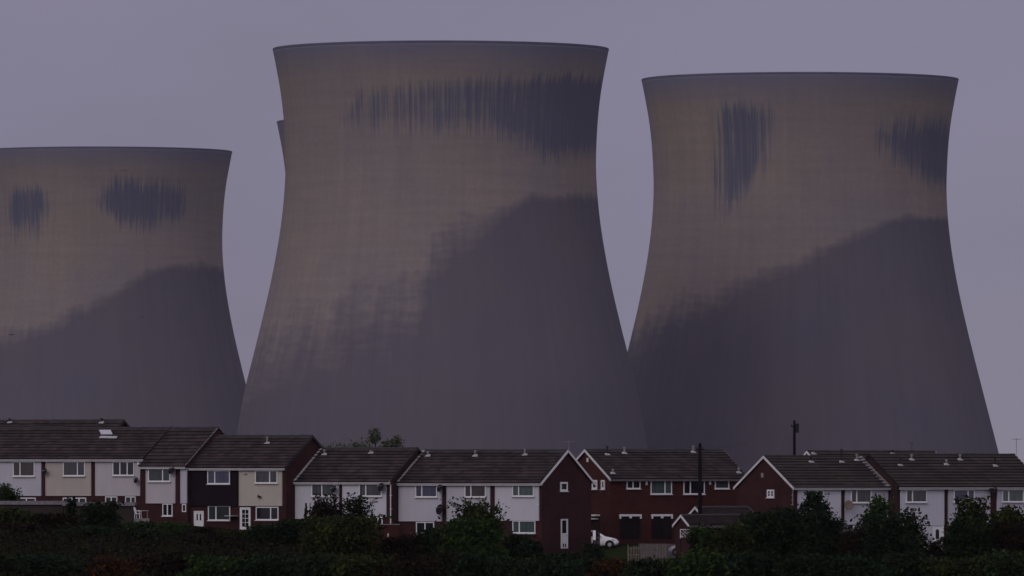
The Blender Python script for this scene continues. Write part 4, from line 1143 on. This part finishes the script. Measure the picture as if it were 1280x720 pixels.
seed_no = [100]
def plant(label, x, ytop, wpx, Y, kind, mat, dens=1.0, leaf=.17, sparse=0.0, name='bush', group=None, zbase=None, pale=0, depth=None, cat='bush'):
    """one bush or tree: limbs, and a crown of leaves clustered along them"""
    seed_no[0] += 1
    rs = np.random.RandomState(seed_no[0])
    X = PX(x, Y); zt = PZ(ytop, Y); zb = gz(X, Y) if zbase is None else zbase
    H = max(1.0, zt - zb); rx = wpx / 2.0 * Y / F; ry = depth or rx * .9
    root = empty(name, (X, Y, zb)); tag(root, label, cat, group)
    tw = MB()
    C, lim = [], []
    trunk_h = H * {'tree': .42, 'bush': .12, 'conifer': .1, 'low': .06, 'puff': .4}[kind]
    nl = {'tree': 16, 'bush': 15, 'conifer': 4, 'low': 14, 'puff': 4}[kind]
    tr = {'tree': .12, 'bush': .07, 'conifer': .09, 'low': .05, 'puff': .1}[kind]
    if kind == 'puff':
        tw.tube([(0, 0, -.4), (.1, 0, H * .5), (0, 0, H * .85)], [.22, .16, .05], 7)
        hz_ = min(H * .5, max(rx * .75, 1.1)); nl_ = 26
        cen = rs.normal(size=(nl_, 3)); cen /= np.linalg.norm(cen, axis=1)[:, None]; cen *= rs.uniform(.25, .86, nl_)[:, None]
        cen = cen * np.array([rx, ry, hz_]) + np.array([0, 0, H - hz_])
        nn = int(5200 * dens); pick = rs.randint(0, nl_, nn)
        P_ = cen[pick] + rs.normal(size=(nn, 3)) * np.array([.15 * rx + .08, .15 * ry + .08, .13 * hz_ + .06])
        k = int(nn * .6); fill = rs.normal(size=(k, 3)) * np.array([rx * .5, ry * .5, H * .18]) + np.array([0, 0, H * .55]); fill = fill[fill[:, 2] < H - hz_]
        P_ = np.concatenate([P_, fill])
        for q in range(9):
            c_ = cen[q]; tw.tube([(0, 0, H * .4), tuple(c_ * .5 + np.array([0, 0, H * .25])), tuple(c_)], [.1, .06, .02], 5)
    elif kind == 'conifer':
        tw.tube([(0, 0, -.3), (0, 0, H * .9)], [tr, .02], 6)
        nn = int(900 * dens)
        t = rs.uniform(0, 1, nn) ** 1.5
        ang = rs.uniform(0, 2 * np.pi, nn); rad = rx * (1 - t) * (.6 + .5 * rs.uniform(0, 1, nn)) * (.8 + .25 * np.sin(t * 40))
        P_ = np.stack([rad * np.cos(ang), rad * np.sin(ang), t * H], 1)
    else:
        if kind == 'tree':
            tw.tube([(0, 0, -.4), (rs.uniform(-.1, .1), 0, trunk_h * .6), (rs.uniform(-.2, .2), rs.uniform(-.2, .2), trunk_h)], [tr * 1.3, tr, tr * .8], 8)
        tips = []
        cz = trunk_h + (H - trunk_h) * .5
        for q in range(nl):
            ang = 2 * math.pi * (q + rs.uniform(-.3, .3)) / nl * 1.0 + (q % 3) * .7
            el = rs.uniform(.05, 1.0)
            rr = math.sqrt(max(0.0, 1 - (el * .95) ** 2)) * rs.uniform(.72, 1.0)
            tip = np.array([rx * rr * math.cos(ang), ry * rr * math.sin(ang), trunk_h * .6 + (H - trunk_h * .6) * (el if q % 4 else rs.uniform(.8, 1.0)) * rs.uniform(.88, 1.0)])
            base = np.array([0, 0, trunk_h * rs.uniform(.5, 1.0)]) if kind == 'tree' else np.array([tip[0] * .2, tip[1] * .2, -.1])
            mid = base * .45 + tip * .55 + np.array([rs.uniform(-.2, .2), rs.uniform(-.2, .2), .12 * H * .5])
            tw.tube([tuple(base), tuple(mid), tuple(tip)], [tr * .5, tr * .3, .012], 5)
            tips.append((base, mid, tip))
            # side twigs
            for _ in range(3):
                t = rs.uniform(.45, .95); p0 = mid + (tip - mid) * t
                p1 = p0 + rs.normal(size=3) * np.array([.22 * rx, .22 * ry, .16 * H * .6])
                p1[2] = min(p1[2], H)
                tw.tube([tuple(p0), tuple(p1)], [.02, .008], 4)
                tips.append((p0, (p0 + p1) / 2, p1))
        area = rx * H * (1.0 if kind != 'tree' else .7)
        nn = int(min(9000 if mat != 'leaf_far_hazed' else 30000, 620 * area * dens * (.62 if sparse else 1.0)))
        P_ = []
        per = max(8, int(nn * (.62 if sparse else .5) / len(tips)))
        for base, mid, tip in tips:
            t = rs.uniform(.15, 1.0, per)[:, None] ** .7
            p = np.where(t < .55, base + (mid - base) * (t / .55), mid + (tip - mid) * ((t - .55) / .45))
            sg = np.array([.14 * rx + .06, .14 * ry + .06, .07 * H + .05]) * (1.0 if not sparse else .62)
            P_.append(p + rs.normal(size=(per, 3)) * sg)
        # inner fill in uneven lumps
        nc = 22
        cen = rs.normal(size=(nc, 3)); cen /= np.linalg.norm(cen, axis=1)[:, None]; cen *= rs.uniform(.1, .78, nc)[:, None]
        zc = trunk_h * .8 + (H - trunk_h * .8) * (.46 if sparse else .5)
        cen = cen * np.array([rx, ry, (H - trunk_h * .8) * (.36 if sparse else .5)]) + np.array([0, 0, zc])
        pick = rs.randint(0, nc, int(nn * .5))
        P_.append(cen[pick] + rs.normal(size=(len(pick), 3)) * np.array([.17 * rx, .17 * ry, .10 * H]))
        if kind in ('bush', 'low'):       # skirt to the ground
            k = int(nn * .25); a_ = rs.uniform(0, 2 * np.pi, k); r_ = np.sqrt(rs.uniform(0, 1, k))
            P_.append(np.stack([rx * r_ * np.cos(a_), ry * r_ * np.sin(a_), rs.uniform(0, .5, k) * H], 1))
        P_ = np.concatenate(P_)
        P_[:, 2] = np.minimum(P_[:, 2], H + rs.uniform(-.25, .04, len(P_)))
        P_ = P_[P_[:, 2] > -.2]
    tw.build('trunk', M['bark'], root)
    U, W = leaf_axes(rs, len(P_), leaf)
    quads_mesh('crown', P_, U, W, M[mat], root)
    if pale:
        idx = rs.choice(len(P_), pale, replace=False)
        P2_ = P_[idx] * np.array([1.04, 1.04, 1.0]); P2_[:, 1] -= .2
        U, W = leaf_axes(rs, pale, leaf * .8)
        quads_mesh('pale_leaves', P2_, U, W, M['leaf_pale'], root)
    return root

GB = 'bushes on the bank below the houses'
B = [
 # label, x, ytop, width, Y, kind, mat, dens, leaf, sparse, extra
 ('clipped bright green bush before the end house at far left', 6, 604, 40, 768, 'bush', 'leaf_bright', 1.3, .12, 0),
 ('small dark shrub peeping over the flat roofs of the low garages', 89, 621, 13, 763, 'bush', 'leaf_dark', 1.2, .12, 0),
 ('round dark bush against the low brown outbuilding', 125, 626, 52, 756, 'bush', 'leaf_dark', 1.1, .16, 0),
 ('brownish scrub against the far left garage wall', 62, 641, 70, 757, 'bush', 'leaf_brown', .9, .16, 0),
 ('dark scrub at the left edge before the garage', 10, 634, 60, 756, 'bush', 'leaf_olive', .9, .16, 0),
 ('brown bramble clump on the slope before the far left garage', 30, 656, 64, 746, 'bush', 'leaf_brown', .9, .16, 0),
 ('deep green scrub on the slope below the round dark bush', 112, 662, 76, 744, 'bush', 'leaf_deep', .9, .16, 0),
 ('dark scrub on the slope below the low hedges', 190, 672, 70, 742, 'bush', 'leaf_dark', .9, .16, 0),
 ('russet scrub on the slope below the dark house', 268, 676, 60, 741, 'bush', 'leaf_brown', .9, .16, 0),
 ('low green hedge below the white garden chair', 172, 656, 52, 752, 'low', 'leaf_bright', 1.1, .14, 0),
 ('low green hedge below the narrow stepped house', 216, 657, 50, 752, 'low', 'leaf_green', 1.1, .14, 0),
 ('russet low hedge below the dark house with white door', 256, 661, 40, 750, 'low', 'leaf_brown', 1.1, .14, 0),
 ('low scrub below the lower window of the dark house', 288, 664, 42, 750, 'low', 'leaf_olive', 1.0, .14, 0),
 ('dark rounded bush below the cream house', 333, 655, 56, 748, 'bush', 'leaf_deep', 1.1, .16, 0),
 ('dark bush at the foot of the cream house gable', 362, 648, 40, 748, 'bush', 'leaf_dark', 1.1, .16, 0),
 ('pointed slim conifer before the white wall right of the brick gable', 382.5, 629, 11, 746, 'conifer', 'leaf_deep', 1.0, .12, 0),
 ('russet twiggy tree before the white house right of the brick gable', 408, 616, 54, 744, 'tree', 'leaf_brown', .65, .15, 1),
 ('twiggy dark tree before the white house with the downpipe', 447, 616, 46, 743, 'tree', 'leaf_dark', .65, .15, 1),
 ('broad dark thicket under the two twiggy trees', 425, 643, 104, 738, 'bush', 'leaf_olive', 1.0, .17, 0),
 ('low scrub below the red garden wall', 498, 668, 70, 740, 'low', 'leaf_brown', 1.0, .15, 0),
 ('dark bush below the blue curtained window', 540, 660, 56, 740, 'bush', 'leaf_dark', 1.0, .16, 0),
 ('tall olive tree with bare twigs before the middle white houses', 596, 620, 74, 736, 'tree', 'leaf_olive', .7, .15, 1),
 ('thicket at the foot of the tall olive tree', 590, 648, 92, 733, 'bush', 'leaf_green', 1.0, .17, 0),
 ('dark bush below the green-tinted windows', 652, 668, 54, 736, 'bush', 'leaf_deep', 1.1, .16, 0),
 ('low dark bush below the tall dark brick gable', 700, 690, 70, 734, 'low', 'leaf_deep', 1.0, .16, 0),
 ('low bush between brick gable and lawn', 740, 679, 26, 747, 'low', 'leaf_deep', 1.1, .14, 0),
 ('big green bush at the right end of the picket fence', 879, 660, 44, 730, 'bush', 'leaf_green', 1.1, .17, 0),
 ('broad dark bush covering the low garages', 905, 654, 74, 730, 'bush', 'leaf_olive', 1.1, .17, 0),
 ('dark bush at the left foot of the right row gable', 948, 640, 56, 734, 'bush', 'leaf_dark', 1.1, .17, 0),
 ('dark rounded tree in front of the right row gable', 988, 633, 62, 736, 'bush', 'leaf_deep', 1.15, .17, 0),
 ('twiggy leafy tree covering the first window of the right row', 1020, 615, 54, 738, 'tree', 'leaf_deep', .75, .16, 1),
 ('dark bush under the twiggy tree of the right row', 1024, 640, 58, 735, 'bush', 'leaf_deep', 1.1, .17, 0),
 ('russet hedge below the beige dish', 1066, 662, 44, 733, 'low', 'leaf_brown', 1.1, .14, 0),
 ('leafy tree before the pale roof capping of the right row', 1099, 618, 44, 738, 'tree', 'leaf_green', .8, .16, 1),
 ('broad dark bush below the pale roof capping', 1100, 642, 64, 733, 'bush', 'leaf_deep', 1.1, .17, 0),
 ('arching branched bush left of the arched white door', 1137, 634, 52, 737, 'tree', 'leaf_dark', .5, .16, 1),
 ('dark bush beneath the arching branches', 1132, 668, 56, 732, 'bush', 'leaf_deep', 1.0, .17, 0),
 ('small pale-leaved shrub below the arched white door', 1168, 676, 26, 735, 'low', 'leaf_brown', 1.0, .14, 0),
 ('dense tree below the window right of the arched door', 1215, 620, 58, 738, 'tree', 'leaf_olive', .75, .16, 1),
 ('dark bush at the foot of the dense tree on the right', 1210, 647, 64, 733, 'bush', 'leaf_dark', 1.1, .17, 0),
 ('leafy tree at the right edge before the end house', 1262, 632, 56, 738, 'bush', 'leaf_olive', 1.1, .17, 0),
 ('brown thicket at the right edge under the leafy tree', 1266, 652, 60, 733, 'bush', 'leaf_brown', 1.0, .17, 0),
]
for (lab, x, yt, w, Y, kind, mat, dens, leaf, sp) in B:
    istree = kind in ('tree', 'conifer')
    plant(lab, x, yt, w, Y, kind, mat, dens, leaf, sp, name='tree' if istree else 'bush', cat='tree' if istree else 'bush', group=None if istree else GB,
          pale=26 if 'pale-leaved' in lab else 0)
# lower front rank of the bank
FRONT = [
 (-2, 690, 'leaf_dark', 'dark scrub in the bottom left corner'), (60, 694, 'leaf_deep', 'dark scrub left of the orange bush'), (138, 694, 'leaf_orange', 'orange autumn bush low on the bank at left'),
 (205, 690, 'leaf_brown', 'brown scrub right of the orange autumn bush'), (270, 694, 'leaf_green', 'green scrub on the bank below the dark house'), (335, 692, 'leaf_deep', 'deep green scrub on the bank below the cream house'),
 (392, 692, 'leaf_dark', 'dark scrub on the bank below the russet tree'), (450, 694, 'leaf_olive', 'olive scrub on the bank below the downpipe house'), (520, 692, 'leaf_brown', 'brown scrub on the bank below the garden wall'),
 (590, 694, 'leaf_deep', 'deep green scrub on the bank below the olive tree'), (655, 696, 'leaf_dark', 'dark scrub low on the bank below the white end house'), (705, 700, 'leaf_deep', 'scrub low on the bank below the brick gable door'),
 (756, 700, 'leaf_orange', 'orange brown bush low on the bank below the white car'), (812, 701, 'leaf_dark', 'dark scrub below the picket fence'), (872, 690, 'leaf_green', 'green scrub on the bank below the silver car'),
 (935, 688, 'leaf_deep', 'deep green scrub on the bank below the low garages'), (1005, 690, 'leaf_dark', 'dark scrub on the bank below the right row gable'), (1068, 694, 'leaf_deep', 'deep green scrub on the bank below the russet hedge'),
 (1130, 692, 'leaf_dark', 'dark scrub low on the bank below the arching bush'), (1190, 698, 'leaf_olive', 'olive scrub on the bank right of the arched door'), (1256, 688, 'leaf_bright', 'bright green bush in the bottom right corner'),
]
for q, (x, yt, mat, lab) in enumerate(FRONT):
    plant(lab, x, yt + rnd.uniform(-2, 2), 84 if mat != 'leaf_orange' else 62, 716 - (q % 3) * 3, 'bush', mat, .9, .18, 0, group=GB)
# trees far beyond, between the terraces and the towers
plant('hazy broad tree rising over the middle row roofs', 440, 547, 88, 1120, 'puff', 'leaf_far_hazed', 2.6, .22, 0, name='tree', cat='tree', group='hazy trees behind the middle row')
plant('hazy tall thin tree above the middle row roofs', 468, 535.5, 16, 1125, 'puff', 'leaf_far_hazed', .13, .18, 0, name='tree', cat='tree', group='hazy trees behind the middle row')
plant('hazy small round tree over the right end of the middle row ridge', 491, 544.5, 28, 1115, 'puff', 'leaf_far_hazed', .26, .2, 0, name='tree', cat='tree', group='hazy trees behind the middle row')

# ground cover between the bushes: brambles and rough grass
rs = np.random.RandomState(11)
n = 60000
gx = rs.uniform(-52, 52, n); gy = 702 + 48 * rs.uniform(0, 1, n) ** .8
keep = ~((gx > PX(748, 745)) & (gx < PX(856, 745)) & (gy > 737))
gx, gy = gx[keep], gy[keep]
bump = .35 + .35 * np.sin(gx * .9 + gy * .35) * np.sin(gx * .37 - gy * .8)
gzv = ground_z(gx, gy) + rs.uniform(0, 1, len(gx)) ** 1.5 * np.maximum(.15, bump + .25)
U, W = leaf_axes(rs, len(gx), .15)
tag(quads_mesh('undergrowth', np.stack([gx, gy, gzv], 1), U, W, M['leaf_under'], None), 'brambles and rough grass over the bank', 'undergrowth', None, 'stuff')

# ------------------------------------------------------------------ air
m = MB(); m.box(-1600, 1600, -120, 4100, -26, 94)
hz, nt, b_ = new_mat('haze')
nt.nodes.remove(b_)
vol = N(nt, 'ShaderNodeVolumePrincipled'); vol.inputs['Color'].default_value = (0.86, 0.86, 0.93, 1); vol.inputs['Density'].default_value = 1.0e-5
nt.links.new(vol.outputs[0], nt.nodes['Material Output'].inputs['Volume'])
tag(m.build('haze', hz), kind='stuff')

# ------------------------------------------------------------------ light
SUN_EL, SUN_AZ = R(32), R(-32)      # azimuth measured from the direction behind the camera, negative = left
sd = Vector((math.sin(SUN_AZ) * math.cos(SUN_EL), -math.cos(SUN_AZ) * math.cos(SUN_EL), math.sin(SUN_EL)))  # towards the sun
sl = bpy.data.lights.new('sun', 'SUN'); sl.energy = 0.55; sl.angle = R(25); sl.color = (1.0, 0.94, 0.88)
so = bpy.data.objects.new('sun', sl); COL.objects.link(so); so.rotation_euler = sd.to_track_quat('Z', 'Y').to_euler(); so.location = (0, 0, 60)

w = bpy.data.worlds.new('World'); sc.world = w; w.use_nodes = True
nt = w.node_tree; bg = nt.nodes['Background']
sky = N(nt, 'ShaderNodeTexSky', sky_type='NISHITA'); sky.sun_disc = False
sky.sun_elevation = SUN_EL; sky.sun_rotation = math.atan2(sd.x, sd.y)
sky.air_density = 1.5; sky.dust_density = 5.0
tc = N(nt, 'ShaderNodeTexCoord')
sx = N(nt, 'ShaderNodeSeparateXYZ'); nt.links.new(tc.outputs['Generated'], sx.inputs[0])
cloud = ramp(nt, sx.outputs[2], [(0.0, (2.72, 2.55, 3.40)), (0.06, (2.84, 2.66, 3.80)), (1.0, (4.1, 3.9, 4.9))])
side = ramp(nt, math_n(nt, 'ADD', math_n(nt, 'MULTIPLY', sx.outputs[1], 0.5), 0.5), [(0.0, (2.05, 1.95, 1.82)), (0.35, (1.85, 1.78, 1.68)), (0.85, (1.0, 1.0, 1.0))])   # brighter, warmer sky added behind the camera to fill camera-facing surfaces
cloud = mixc(nt, 1.0, cloud, side, 'MULTIPLY')
nz_ = noise(nt, tc.outputs['Generated'], 14.0, 4, 0.5, (1, 1, 2.2))
cloud = mixc(nt, 1.0, cloud, ramp(nt, nz_, [(0.3, (0.95, 0.945, 0.93)), (0.5, (0.995, 1.0, 1.01)), (0.7, (1.055, 1.04, 1.045))]), 'MULTIPLY')
drift = math_n(nt, 'ADD', math_n(nt, 'MULTIPLY', math_n(nt, 'SUBTRACT', sx.outputs[0], math_n(nt, 'MULTIPLY', sx.outputs[2], 1.2)), 6.0), 0.5, True)
cloud = mixc(nt, 1.0, cloud, ramp(nt, drift, [(0.0, (0.955, 0.95, 0.96)), (0.55, (1.0, 1.0, 1.0)), (1.0, (1.05, 1.06, 0.985))]), 'MULTIPLY')
nt.links.new(mixc(nt, 0.94, sky.outputs['Color'], cloud), bg.inputs['Color'])
bg.inputs['Strength'].default_value = 0.085

# ------------------------------------------------------------------ camera
cam = bpy.data.cameras.new('camera'); co_ = bpy.data.objects.new('camera', cam); COL.objects.link(co_)
cam.sensor_width = 36.0; cam.sensor_fit = 'HORIZONTAL'; cam.lens = 36.0 * F / 1280.0
cam.shift_y = (YH - 360.0) / 1280.0
co_.location = (0, 0, 0); co_.rotation_euler = (R(90), 0, 0)
cam.clip_start = 1.0; cam.clip_end = 12000.0
sc.camera = co_

sc.view_settings.view_transform = 'Standard'
try: sc.view_settings.look = 'None'
except Exception: pass
sc.view_settings.gamma = 1.0; sc.view_settings.exposure = 0.0
sc.cycles.use_denoising = True
sc.cycles.volume_bounces = 0
sc.cycles.max_bounces = 6
